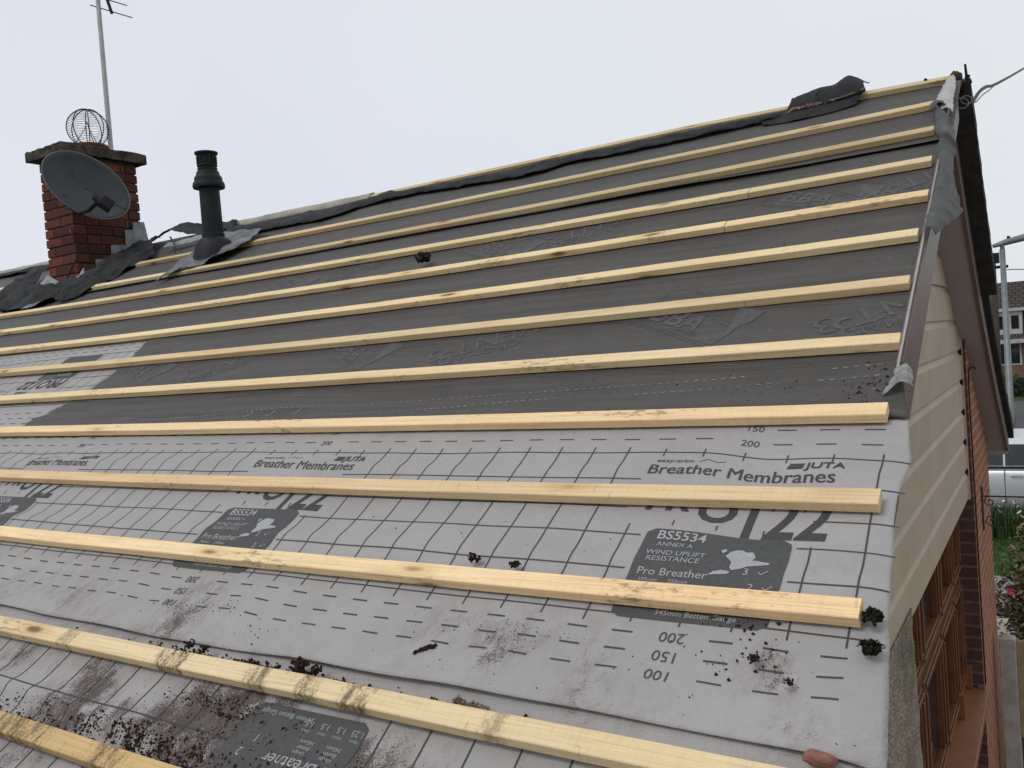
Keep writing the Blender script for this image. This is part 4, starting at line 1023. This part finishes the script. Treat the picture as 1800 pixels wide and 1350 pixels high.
cable('overhead_wire', [(.028, .30, G - .085), (.021, .417, G - .035), (.022, .598, G + .015), (.032, 1.026, G + .156), (.037, 1.631, G + .314), (.048, 2.598, G + .542), (.146, 6.508, G + 1.545), (.60, 14., G + 3.6)], .0095, 'dark overhead wire leaving the gable top towards the right')
cable('overhead_wire', [(.034, .32, G - .075), (.024, .50, G + .0), (.029, .722, G + .040), (.040, 1.151, G + .165), (.045, 1.755, G + .320), (.048, 2.55, G + .530)], .0035, 'thin twisted stay wire under the overhead wire', GALV)
for i, (p, lb) in enumerate((((.018, .02, G - .105), 'larger wire ring hooked to the gable end'), ((.034, .07, G - .085), 'smaller wire ring next to the overhead wire'))):
    mb = MB(); rr = .030 - .006 * i; mb.tube([Vector(p) + ri * rr * math.cos(t) + upv * rr * .75 * math.sin(t) for t in np.linspace(0, 2 * PI, 25)], .0020, 6, False); o = mb.build('wire_ring', GALV); tag(o, lb, 'wire ring', 'wire rings at the gable top')
mb = MB(); mb.prism([(-.02, G + .03), (.02, G + .03), (.012, G + .155), (-.016, G + .16)], 0, .020, .027); 
mb = MB(); mb.tube([(.040, .16, G - .10), (.040, .09, G - .02), (.040, .012, G + .052)], [.008, .009, .006], 4); o = mb.build('tile_upstand', TILE); tag(o, 'dark upright sliver of tile sticking up at the gable apex', 'tile edge')
mb = MB(); mb.clump((.0, .17, G + .02), .05, 26, .45, .9, 3); o = mb.build('mortar_lump', CAPM); tag(o, 'dark crumbling mortar lump at the gable apex', 'mortar')
mb = MB(); mb.clump(rp(-.115, ridge_s(-.115) + .012, .004), .010, 6, .6, .6, 4); o = mb.build('moss_clump', MOSS); tag(o, 'tiny dark moss lump on the ridge batten near the gable', 'moss', 'moss and soil clumps')

# ------------------------------------------------------------------ clods, moss, rubble
def moss(x, s, r, label, seed, n=60, mat=MOSS, name='moss_clump', h=-.02, blob=.24, flat=.75):
    mb = MB(); c = rp(x, s, h + r * .45); mb.clump(c, r, n, blob, flat, seed); o = mb.build(name, mat); return tag(o, label, 'moss' if 'moss' in name else 'soil', 'moss and soil clumps')
def spiky(x, s, r, label, seed, el=1.0):
    mb = MB(); c = rp(x, s, -.022 + r * .4); rng = random.Random(seed)
    mb.clump(c, r * .85, 90, .24, .8, seed)
    for _ in range(int(150 * el)):
        d = Vector((rng.gauss(0, 1), rng.gauss(0, 1), abs(rng.gauss(0, .8)))).normalized(); w = d.orthogonal().normalized() * r * .07
        p = c + Vector((d.x * el, d.y, d.z * .8)) * r * rng.uniform(.4, .75); t = p + d * r * rng.uniform(.12, .28); mb.add([p - w, p + w, t], [(0, 1, 2)]); w2 = d.cross(w.normalized()) * r * .07; mb.add([p - w2, p + w2, t], [(0, 1, 2)])
    o = mb.build('moss_clump', MOSS); return tag(o, label, 'moss', 'moss and soil clumps')
spiky(.034, 3.062, .021, 'round dark moss tuft right at the end of the batten', 1)
spiky(.040, 3.128, .019, 'spiky dark moss tuft lying by the gable edge below the other tuft', 2, 1.5)
moss(-2.148, 1.150, .040, 'brown clod of moss sitting on the fourth batten', 3, 50, SOIL, 'moss_clump', .0)
moss(-.83, 3.005, .016, 'left dark soil lump against the batten above the printed rulers', 4, 40, SOIL, 'soil_clod', -.015)
moss(-.715, 3.013, .013, 'right dark soil lump against the batten above the printed rulers', 5, 40, SOIL, 'soil_clod', -.015)
moss(-.145, 3.178, .012, 'dark soil lump on the light sheet beside the upside-down numbers', 6, 40, SOIL, 'soil_clod', -.026)
moss(-.078, 3.214, .010, 'smaller soil lump near the gable between two printed dashes', 7, 36, SOIL, 'soil_clod', -.026)
moss(-1.085, 3.362, .021, 'largest black soil clod on the upper edge of the dirty batten', 8, 60, SOIL, 'soil_clod', -.014)
moss(-1.035, 3.366, .015, 'soil clod just right of the largest one on the dirty batten', 9, 40, SOIL, 'soil_clod', -.014)
moss(-1.46, 3.362, .014, 'black soil clod left along the dirty batten by a stain', 10, 40, SOIL, 'soil_clod', -.012)
moss(-1.40, 3.366, .013, 'soil clod among the stain debris on the dirty batten', 12, 40, SOIL, 'soil_clod', -.012)
mb = MB(); rng = random.Random(41)
for i in range(34):
    t = rng.random(); mb.clump(rp(-.842 + .040 * t + rng.gauss(0, .003), 3.268 - .030 * t + rng.gauss(0, .002), H_A(-.82, 3.25) + .002), .0048 * rng.uniform(.6, 1.2), 5, .6, .6, 300 + i)
o = mb.build('bark_sliver', SOIL); tag(o, 'dark bark-like sliver lying on the light sheet', 'debris')
mb = MB(); rng = random.Random(9)
def stone(c, sx, sy, sz, seed):
    bm = bmesh.new(); bmesh.ops.create_icosphere(bm, subdivisions=3, radius=1); bm.verts.index_update()
    ax, ay, az = Vector((1, 0, 0)), Vector((0, -CT, -ST)), Vector((0, -ST, CT)); ps = []
    for v in bm.verts:
        k = 1 + .32 * mn.noise(v.co * 1.4 + Vector((seed, 0, 0))) + .10 * mn.noise(v.co * 5)
        p = Vector((math.copysign(abs(v.co.x) ** .7, v.co.x), math.copysign(abs(v.co.y) ** .7, v.co.y), math.copysign(abs(v.co.z) ** .7, v.co.z))) * k; ps.append(Vector(c) + ax * p.x * sx + ay * p.y * sy + az * p.z * sz)
    mb.add(ps, [tuple(v.index for v in f.verts) for f in bm.faces]); bm.free()
stone(rp(-.004, 3.352, -.013), .024, .0115, .0105, 3)
o = mb.build('mortar_chunk', REDC, smooth=True); tag(o, 'small reddish chunk of mortar at the lower edge of the light sheet', 'mortar')
mb = MB(); rng = random.Random(43)
for i in range(70):
    t = rng.random(); mb.clump(rp(-.672 + .075 * t, 3.374 - abs(rng.gauss(0, .005)), -.024 + rng.uniform(0, .012) * (1 - t)), .0042 * rng.uniform(.5, 1.5), 4, .7, .8, 400 + i)
o = mb.build('mortar_rubble', simple("rubble_grey", (.24, .20, .17), (.12, .09, .075), 60, .95, .1, .5, 150), smooth=True); tag(o, 'pale crumbly mortar rubble lying against the dirty batten', 'rubble')
# loose soil crumbs: far too many to count
mb = MB(); rng = random.Random(33)
def crumb(x, s, H, r):
    c = rp(x, s, H(x, s) + r * .5); ps = []
    for d in ((1, 0, 0), (-1, 0, 0), (0, 1, 0), (0, -1, 0), (0, 0, 1), (0, 0, -1)): ps.append(c + Vector(d) * r * rng.uniform(.5, 1.5))
    mb.add(ps, [(0, 2, 4), (2, 1, 4), (1, 3, 4), (3, 0, 4), (2, 0, 5), (1, 2, 5), (3, 1, 5), (0, 3, 5)])
def spot(n, cx, cs, sx, ssd, H, r0, r1, lo, hi):
    for _ in range(int(n * 4.5)):
        x, s = rng.gauss(cx, sx), rng.gauss(cs, ssd)
        if lo < s < hi and x < .06 and nz2(x * 16, s * 16, 3) + .7 * nz2(x * 45, s * 45, 8) > rng.uniform(-.35, .55): crumb(x, s, H, r0 * .5 + (r1 * 1.7 - r0 * .5) * rng.random() ** 5)
for (x0_, x1_, s_, H_, n_) in ((-1.62, -.95, 3.374, -.036, 34), (-.75, -.45, 3.378, -.036, 12), (-2.05, -1.25, 3.632, -.04, 46), (-1.35, -1.0, 3.50, -.034, 10)):
    for k in range(n_):
        x = rng.uniform(x0_, x1_); mb.clump(rp(x, s_ - abs(rng.gauss(0, .007)), H_ + .004), rng.uniform(.0025, .0075), 8, .42, .7, 700 + k + int(s_ * 100))
spot(1260, -1.0, 3.60, .25, .06, H_B, 0.0005, 0.0022, 3.44, 3.63); spot(1260, -1.35, 3.60, .16, .022, H_B, 0.0005, 0.0025, 3.44, 3.63); spot(600, -1.75, 3.60, .2, .02, H_B, 0.0005, 0.0020, 3.44, 3.63)
spot(780, -1.20, 3.475, .12, .014, H_B, 0.0005, 0.0020, 3.44, 3.62); spot(720, -1.1, 3.55, .1, .05, H_B, 0.0005, 0.0015, 3.44, 3.62)
hB = lambda x, s: -.036
spot(330, -1.2, 3.366, .17, .006, hB, 0.0006, 0.0033, 3.34, 3.382); spot(200, -.62, 3.372, .09, .004, hB, 0.0005, 0.0027, 3.34, 3.384); spot(140, -1.6, 3.362, .2, .006, hB, 0.0005, 0.0024, 3.34, 3.382)
spot(330, -.68, 3.19, .085, .022, H_A, .0004, .0011, 3.11, 3.3); spot(100, -.16, 3.17, .05, .025, H_A, .0007, .0025, 3.1, 3.3); spot(150, -1.5, 3.25, .25, .04, H_A, .0005, .0018, 3.1, 3.33); spot(110, -.5, 3.22, .3, .06, H_A, .0004, .0013, 3.1, 3.33); spot(90, -.7, 2.95, .4, .08, H_A, .0004, .0016, 2.5, 3.1)
spot(40, -.20, 3.095, .05, .01, H_A, .001, .003, 3.08, 3.2)
spot(60, -.22, 2.94, .06, .04, H_A, .0006, .0016, 2.86, 3.04); spot(8, -.225, 2.945, .008, .008, H_A, .002, .004, 2.86, 3.04)
spot(150, -.06, 2.33, .03, .05, H_C, 0.0006, 0.0022, 2.15, 2.43); spot(140, -.4, 2.3, .3, .08, H_C, 0.0005, 0.0017, 2.14, 2.43); spot(90, -.2, 1.45, .2, .05, H_C, 0.0005, 0.0022, 1.3, 1.51); spot(90, -1.2, 1.8, 1.0, .4, H_C, 0.0006, 0.0017, .8, 2.4)
def drift(x0, x1, sf, wd, H, hh, seed):
    xs_ = fx(x0, x1, .006); P = []
    for t in np.linspace(0, 1, 9):
        r = []
        for x in xs_:
            a = max(0., nz2(x * 9, seed) * .9 + .45 * nz2(x * 30, seed + 1) + .25) * ss(x0, x0 + .06, x) * (1 - ss(x1 - .06, x1, x))
            q = sf - wd * a * (1 - t) * 1.2; r.append(rp(x, q, H(x, q) - .002 + hh * a * math.sin(math.pi * (.15 + .7 * t)) * (1 + .7 * nz2(x * 120, q * 120, seed)) + .0012 * nz2(x * 300, q * 300)))
        P.append(r)
    mb.grid(P)
drift(-2.1, -.95, 3.640, .030, H_B, .010, 3); drift(-1.55, -.90, 3.386, .022, hB, .008, 5); drift(-.74, -.52, 3.386, .014, hB, .007, 8)
o = mb.build('soil_crumbs', SOIL); tag(o, 'dark soil crumbs scattered over the membranes and along the battens', 'soil', kind='stuff')
# dry stalks
mb = MB(); rng = random.Random(4)
for _ in range(26):
    x, s = rng.gauss(-1.12, .12), rng.uniform(3.5, 3.63); a = rng.uniform(0, 3.1); l = rng.uniform(.008, .03); p = rp(x, s, H_B(x, s) + .003); mb.tube([p, rp(x + l * math.cos(a) * .5, s + l * math.sin(a) * .5, H_B(x, s) + .007), rp(x + l * math.cos(a), s + l * math.sin(a), H_B(x, s) + .002)], .0006, 4)
o = mb.build('dry_stalks', simple("straw", (.30, .22, .14), None, 20, .9, .1)); tag(o, 'short dry plant stalks mixed in the soil by the lowest batten', 'stalks', kind='stuff')

# ------------------------------------------------------------------ yard and street beyond the gable
br = empty('iron_bracket', (-.162, 2.33, G - 2.3), 'black wrought iron hanging bracket on the brick wall', 'bracket')
mb = MB(); mb.box((-.1625, 2.322, G - 2.47), (-.153, 2.345, G - 2.17)); mb.build('back_bar', WIRE, br)
mb = MB(); mb.tube([(-.155, 2.333, G - 2.235), (.36, 2.333, G - 2.235)], .006, 6); mb.build('arm', WIRE, br)
mb = MB(); mb.tube([(-.02, 2.333, G - 2.45), (.10, 2.333, G - 2.37), (.34, 2.333, G - 2.24)], .005, 6); mb.build('brace', WIRE, br)
mb = MB()
def spiral(cx, cz, r, turns, d, a0): return [(cx + r * (1 - t * .75) * math.cos(a0 + d * t * turns * 2 * PI), 2.333, cz + r * (1 - t * .75) * math.sin(a0 + d * t * turns * 2 * PI)) for t in np.linspace(0, 1, 30)]
mb.tube(spiral(-.115, G - 2.272, .036, 1.2, 1, PI / 2), .004, 6); mb.tube(spiral(-.110, G - 2.405, .036, 1.2, 1, PI / 2), .004, 6); mb.tube([(-.146, 2.333, G - 2.405), (-.11, 2.333, G - 2.442), (-.02, 2.333, G - 2.45)], .004, 6); mb.build('scroll', WIRE, br)
# concrete post and trellis panel
pc = simple("post_concrete", (.40, .375, .34), (.31, .29, .265), 8, .95, .1, .4, 90)
mb = MB(); mb.box((-.128, 2.60, -.3), (-.022, 2.70, 1.00)); mb.add([(-.128, 2.60, 1.0), (-.022, 2.60, 1.0), (-.022, 2.70, 1.0), (-.128, 2.70, 1.0), (-.075, 2.65, 1.035)], [(0, 1, 4), (1, 2, 4), (2, 3, 4), (3, 0, 4)]); o = mb.build('concrete_post', pc); bev(o, .008); tag(o, 'weathered concrete fence post with a pointed top beside the brick wall', 'fence post')
fn = empty('trellis_fence', (.5, 2.65, 0), 'pale wooden lattice fence panel right of the concrete post', 'fence')
FW = simple("fence_wood", (.34, .25, .14), (.26, .19, .11), 12, .9, .2)
mb = MB(); mb.box((-.018, 2.63, .30), (.022, 2.67, .955)); mb.box((1.6, 2.63, .30), (1.64, 2.67, .955)); mb.box((-.0175, 2.628, .955), (1.645, 2.672, .985)); mb.box((.022, 2.63, .30), (1.6, 2.668, .335)); mb.build('frame', FW, fn)
mb = MB()
for i in range(18):
    x0 = -.5 + .13 * i
    for sg, yo in ((1, 2.64), (-1, 2.655)):
        xa_, za_, xb_, zb_ = (x0, .335, x0 + .62, .955) if sg > 0 else (x0 + .62, .335, x0, .955)
        t0 = 0; p, q = Vector((xa_, yo, za_)), Vector((xb_, yo, zb_)); d = q - p
        lo, hi = 0., 1.
        for b_x, sgn in ((.022, 1), (1.6, -1)):
            f = (b_x - p.x) / d.x
            if (d.x > 0) == (sgn > 0): lo = max(lo, f)
            else: hi = min(hi, f)
        if hi - lo > .05: mb.tube([p + d * lo, p + d * hi], .011, 4)
mb.build('lattice', FW, fn)
# shrub by the corner
def shrub(name, c, r, hgt, nl, seed, m_leaf, label, cat, size=.035):
    root = empty(name, (c[0], c[1], 0), label, cat); rng = random.Random(seed); st = MB(); lf = MB()
    cl = []
    for i in range(16):
        a, rr_ = rng.uniform(0, 6.28), r * math.sqrt(rng.random()); e_ = Vector((c[0] + rr_ * math.cos(a), c[1] + rr_ * math.sin(a), c[2] + hgt * rng.uniform(.35, 1.0))); b = Vector((c[0] + rng.uniform(-.08, .08), c[1] + rng.uniform(-.08, .08), c[2] - .1))
        m2 = (b + e_) / 2 + Vector((rng.uniform(-.1, .1), rng.uniform(-.1, .1), .05)); st.tube([b, m2, e_], [.012, .008, .004], 5)
        for t in (.35, .55, .7, .85, 1.): cl.append(b.lerp(e_, t) + Vector((rng.uniform(-.06, .06), rng.uniform(-.06, .06), 0)))
    for k in range(nl):
        p = cl[rng.randrange(len(cl))] + Vector((rng.gauss(0, .085), rng.gauss(0, .085), rng.gauss(0, .075)))
        d = Vector((rng.uniform(-1, 1), rng.uniform(-1, 1), rng.uniform(-.7, .5))).normalized(); w = d.cross(Vector((rng.uniform(-1, 1), rng.uniform(-1, 1), rng.uniform(-1, 1)))).normalized(); l = size * rng.uniform(.6, 1.3)
        lf.add([p - d * l, p + w * l * .42, p + d * l, p - w * l * .42 + Vector((0, 0, l * .15))], [(0, 1, 2, 3)])
    st.build('stem', simple("stem_brown", (.06, .04, .028), None, 12, .9, .1), root); lf.build('foliage', m_leaf, root); return root
def leafm(name, a, b, c_):
    m = M(name, .5, .35); g = m.n('ShaderNodeNewGeometry'); k = m.n('ShaderNodeValToRGB'); e_ = k.color_ramp.elements
    e_[0].color = (*a, 1); e_[1].color = (*c_, 1); q = e_.new(.55); q.color = (*b, 1); m.l(g.outputs['Random Per Island'], k.inputs[0]); m.col(k.outputs[0]); return m.m
LEAF = leafm("shrub_leaf", (.055, .022, .018), (.065, .06, .025), (.19, .16, .06))
shrub('shrub', (.06, 5.45, .0), .46, 1.20, 7500, 7, LEAF, 'bushy shrub with mixed green and reddish leaves by the house corner', 'shrub')
shrub('shrub', (.45, 3.4, .0), .38, .42, 1500, 9, leafm("low_leaf", (.012, .013, .01), (.025, .028, .016), (.05, .05, .03)), 'low dark plant on the ground behind the lattice fence', 'shrub', .03)
mb = MB()
for i in range(14):
    a = i * .9; p = Vector((-.16, 5.02, .66)); d = Vector((math.cos(a), -.3 * math.sin(a * 1.7), math.sin(a))).normalized(); w = d.cross(Vector((0, 1, 0))).normalized() * .016; mb.add([p, p + d * .02 + w, p + d * .04, p + d * .02 - w], [(0, 1, 2, 3)])
tag(mb.build('pink_flower', simple("petal_pink", (.45, .04, .08), (.35, .03, .06), 20, .6, .3)), 'single dark pink flower at the left side of the shrub', 'flower')

# silver car parked in the road, side on
car = empty('parked_car', (.8, 12.95, -.22), 'silver estate car parked side-on in the road behind the flowers', 'car')
PAINT = M("car_silver", .28, .5); PAINT.col((.60, .61, .63)); PAINT.b.inputs['Metallic'].default_value = .35; PAINT = PAINT.m
CG = M("car_glass", .05, .6).col((.012, .016, .018)).m
cz = -.22; cx0 = -2.85; yF, yB = 12.1, 13.85
body_prof = [(0, .28), (.0, .62), (.10, .80), (.9, .93), (1.25, .96), (3.9, .98), (4.35, .95), (4.45, .70), (4.42, .30)]
mb = MB(); P = []
for (yo, ins, dz) in ((yF + .10, .0, -.02), (yF + .01, 0, 0), (yF, 0, 0), (yB, 0, 0), (yB - .01 + .01, 0, 0)):
    pass
def carpt(x, z, y): return (cx0 + x, y, cz + z)
ysec = [yF + .06, yF + .0, yF + .0, yF + .05]; 
side = []
for k, (fz, yo) in enumerate(((0., .09), (.12, .03), (.35, .0), (.60, .004), (.80, .022), (.93, .055), (1., .13))):
    r = []
    for i in range(40):
        x = 4.43 * i / 39; zt_ = float(np.interp(x, [0, .1, .9, 1.25, 3.9, 4.35, 4.43], [.62, .80, .93, .96, .98, .95, .72])); zl = .27
        r.append(carpt(x, zl + (zt_ - zl) * fz, yF + yo))
    side.append(r)
back = [[(p[0], yF + yB - p[1], p[2]) for p in r] for r in side[::-1]]
allr = side + back + [side[0]]
mb.grid(allr); 
for j in (0, 39): mb.f.append(tuple(r * 40 + j for r in range(14)))
body = mb.build('body', PAINT, car, smooth=True, merge=True)
mb = MB(); wp = [(.95, .93), (1.65, 1.38), (2.1, 1.44), (3.4, 1.43), (4.05, 1.28), (4.32, .95)]
rt_ = [[carpt(x, z, y) for x, z in wp] for y in (yF + .06, yF + .20, yB - .20, yB - .06)]
cab = []
for (z_, y0_) in (): pass
P = []
for t, yo in ((0, .05), (.5, .12), (.93, .20), (1., .26)):
    P.append([carpt(x if True else 0, .95 + (z - .95) * t if z > .95 else z, yF + yo) for x, z in wp])
P += [[(p[0], yF + yB - p[1], p[2]) for p in r] for r in P[::-1]]
mb.grid(P); mb.build('roof', PAINT, car)
mb = MB()
for (xa_, xb_) in ((1.35, 2.305), (2.335, 3.285), (3.315, 3.95)):
    pts = [(xa_ + (.28 if xa_ < 1.5 else 0), .985), (xb_, .985), (xb_ - (.12 if xb_ > 3.8 else 0), 1.33 if xb_ < 3.8 else 1.24), (xa_ + (.50 if xa_ < 1.5 else 0), 1.33 if xa_ > 1.5 else 1.31)]
    pts = [(xa_, .985), (xb_, .985), (xb_ - (.16 if xb_ > 3.8 else .0), 1.33 if xb_ < 3.8 else 1.22), (xa_ + (.50 if xa_ < 1.5 else .0), 1.33 if xa_ > 1.5 else 1.26)]
    ps = [carpt(x, z, yF + .05 + .15 * ((z - .95) / .48) - .012) for x, z in pts]; mb.add(ps + [(p[0], p[1] + .008, p[2]) for p in ps], [(0, 1, 2, 3), (7, 6, 5, 4), (0, 4, 5, 1), (1, 5, 6, 2), (2, 6, 7, 3), (3, 7, 4, 0)])
mb.build('window', CG, car)
for xd_ in (2.50, 3.42):
    mb = MB(); mb.tube([carpt(xd_ - .09, .83, yF - .012), carpt(xd_, .84, yF - .028), carpt(xd_ + .09, .83, yF - .012)], .016, 8); mb.build('handle', PAINT, car)
mb = MB()
for xd_ in (1.30, 2.32, 3.28): mb.box(carpt(xd_ - .004, .34, yF - .002), carpt(xd_ + .004, .93, yF + .02))
mb.box(carpt(1.2, .955, yF + .0), carpt(4.0, .975, yF + .03)); mb.build('door_seam', BLACKP, car)
for xw in (.85, 3.55):
    for yy_ in (yF + .02, yB - .22):
        mb = MB(); mb.lathe([(0, 0), (.20, 0), (.305, .0), (.325, .03), (.325, .17), (.305, .2), (0, .2)], carpt(xw, .325, yy_ - .03), 32, Vector((0, 1, 0))); w_ = mb.build('wheel', BLACKP, car)
        mb = MB(); mb.lathe([(0, -.012), (.06, -.012), (.08, -.004), (.19, -.008), (.20, .01)], carpt(xw, .325, yy_ - .03), 24, Vector((0, 1, 0))); mb.build('rim', GALV, w_)
for s_ in (0, 4.40):
    mb = MB(); mb.box(carpt(s_ - .015 if s_ else -.012, .62, yF + .12), carpt(s_ + .045 if s_ else .03, .78, yF + .42)); bev(mb.build('headlight', PETAL if not s_ else REDC, car), .01)

# street lamp
lp = empty('street_lamp', (-.72, 18.95, -.22), 'grey street lamp post with a curved arm behind the house', 'street lamp')
mb = MB(); mb.tube([(-.70, 18.95, -.3), (-.70, 18.95, 1.2), (-.69, 18.97, 1.25), (-.685, 18.98, G + .50)], [.10, .10, .075, .06], 14); mb.tube([(-.685, 18.98, G + .45), (-.68, 18.98, G + .60), (-.60, 19.0, G + .655)], .05, 10); mb.build('post', GALV, lp, smooth=True)
mb = MB(); mb.tube([(-.86, 18.88, G + .595), (-.60, 19.02, G + .665), (-.20, 19.25, G + .75), (.25, 19.5, G + .80)], [.045, .075, .085, .05], 12); mb.build('lamp_head', GALV, lp, smooth=True)
mb = MB(); mb.tube([(-.55, 19.05, G + .72), (-.55, 19.05, G + .80)], .035, 8); mb.build('sensor', BLACKP, lp)
# wooden pole with wires just left of the lamp
up_ = empty('utility_pole', (-1.25, 27.2, -.22), 'dark wooden utility pole far behind the street lamp', 'utility pole')
mb = MB(); mb.tube([(-1.32, 27.2, -.3), (-1.32, 27.2, G + .70)], [.10, .08], 10); mb.build('post', simple("pole_wood", (.09, .075, .06), None, 6, .9, .1), up_)
mb = MB(); mb.tube([(-1.6, 27.2, G + .5), (-.9, 27.2, G + .5)], .05, 6); mb.box((-1.37, 27.05, G + .62), (-1.13, 27.2, G + .95)); mb.build('crossarm', BLACKP, up_)
cable('overhead_wire', [(-1.0, 27.2, G + .40), (4, 27.0, G + .05), (14, 26.5, G + .3)], .014, 'thin overhead wire running right from the utility pole', WIRE)

# bungalow across the road
fh = empty('brick_house', (5, 45, -.22), 'brick house with a dark tiled roof and a white dormer across the road', 'house')
hx0, hx1, hy0, hy1 = -6.5, 12., 41.2, 49.
mb = MB(); mb.box((hx0, hy0, -.3), (hx1, hy1, 2.15), uvf=lambda p: (p[0] + p[1], p[2])); mb.build('wall', BR_FAR, fh)
def tilem():
    m = M("far_tiles", .9, .15); v = m.map('UV'); k = m.n('ShaderNodeTexBrick'); k.inputs['Scale'].default_value = 1; k.inputs['Brick Width'].default_value = .30; k.inputs['Row Height'].default_value = .26; k.inputs['Mortar Size'].default_value = .022
    k.inputs['Color1'].default_value = (.055, .048, .045, 1); k.inputs['Color2'].default_value = (.075, .062, .056, 1); k.inputs['Mortar'].default_value = (.018, .016, .016, 1); m.l(v, k.inputs['Vector']); m.col(k.outputs[0])
    m.bump(m.math('SUBTRACT', 1., k.outputs['Fac']), .8, .03); return m.m
FT = tilem()
mb = MB(); ze, zr = 2.12, G + .58
mb.add([(hx0 - .3, hy0 - .45, ze), (hx1 + .3, hy0 - .45, ze), (hx1 + .3, 45.1, zr), (hx0 - .3, 45.1, zr), (hx0 - .3, hy1 + .45, ze), (hx1 + .3, hy1 + .45, ze)], [(0, 1, 2, 3), (3, 2, 5, 4)], [(hx0, 0), (hx1, 0), (hx1, 5.2), (hx0, 5.2), (hx0, 0), (hx1, 0)])
mb.add([(hx0, hy0, ze), (hx0, hy1, ze), (hx0, 45.1, zr - .05), (hx1, hy0, ze), (hx1, hy1, ze), (hx1, 45.1, zr - .05)], [(0, 1, 2), (5, 4, 3)]); rf_ = mb.build('roof', FT, fh); 
mb = MB(); mb.box((hx0 - .3, hy0 - .50, ze - .16), (hx1 + .3, hy0 - .452, ze + .02)); mb.build('fascia', simple("white_board", (.42, .42, .42), None, 4, .5, .3), fh)
WB = simple("white_upvc", (.42, .42, .42), (.36, .36, .36), 4, .45, .4)
mb = MB(); mb.box((-2.2, hy0 - .1, ze + .25), (-1.02, hy0 + 2.6, 3.42)); dm = mb.build('dormer', WB, fh)
mb = MB(); mb.box((-2.3, hy0 - .25, 3.423), (-.80, hy0 + 2.8, 3.56)); mb.build('dormer_roof', WB, dm)
for (a, b, c_, d_) in ((-2.05, -1.55, 2.62, 3.22), (-1.45, -1.15, 2.62, 3.22)):
    mb = MB(); mb.box((a, hy0 - .125, c_), (b, hy0 - .101, d_)); mb.build('dormer_pane', CG, dm)
for (a, b) in ((-2.4, -1.10), (2.2, 4.6)):
    mb = MB(); mb.box((a, hy0 - .04, .95), (b, hy0 + .02, 1.98)); w_ = mb.build('window', WB, fh); mb = MB(); n_ = 2 if b - a < 2 else 4
    for i in range(n_): mb.box((a + .08 + (b - a - .08) * i / n_, hy0 - .062, 1.03), (a + (b - a - .08) * (i + 1) / n_, hy0 - .042, 1.90))
    mb.build('pane', CG, w_)
# hedge in front of it
def hedge():
    rng = random.Random(12); mb = MB()
    for _ in range(9000):
        x, y, z = rng.uniform(-6, 10), rng.uniform(38.0, 38.9), rng.uniform(-.2, .62 + .05 * math.sin(x * 3) if False else .62)
        d = Vector((rng.uniform(-1, 1), rng.uniform(-1, 1), rng.uniform(-1, 1))).normalized(); w = d.orthogonal().normalized(); l = .09
        mb.add([(x - d.x * l, y - d.y * l, z - d.z * l), (x + w.x * l * .6, y + w.y * l * .6, z + w.z * l * .6), (x + d.x * l, y + d.y * l, z + d.z * l), (x - w.x * l * .6, y - w.y * l * .6, z - w.z * l * .6)], [(0, 1, 2, 3)])
    return mb
tag(hedge().build('hedge', leafm("hedge_leaf", (.018, .026, .012), (.03, .042, .018), (.05, .06, .03))), 'low dark clipped hedge in front of the brick house', 'hedge')
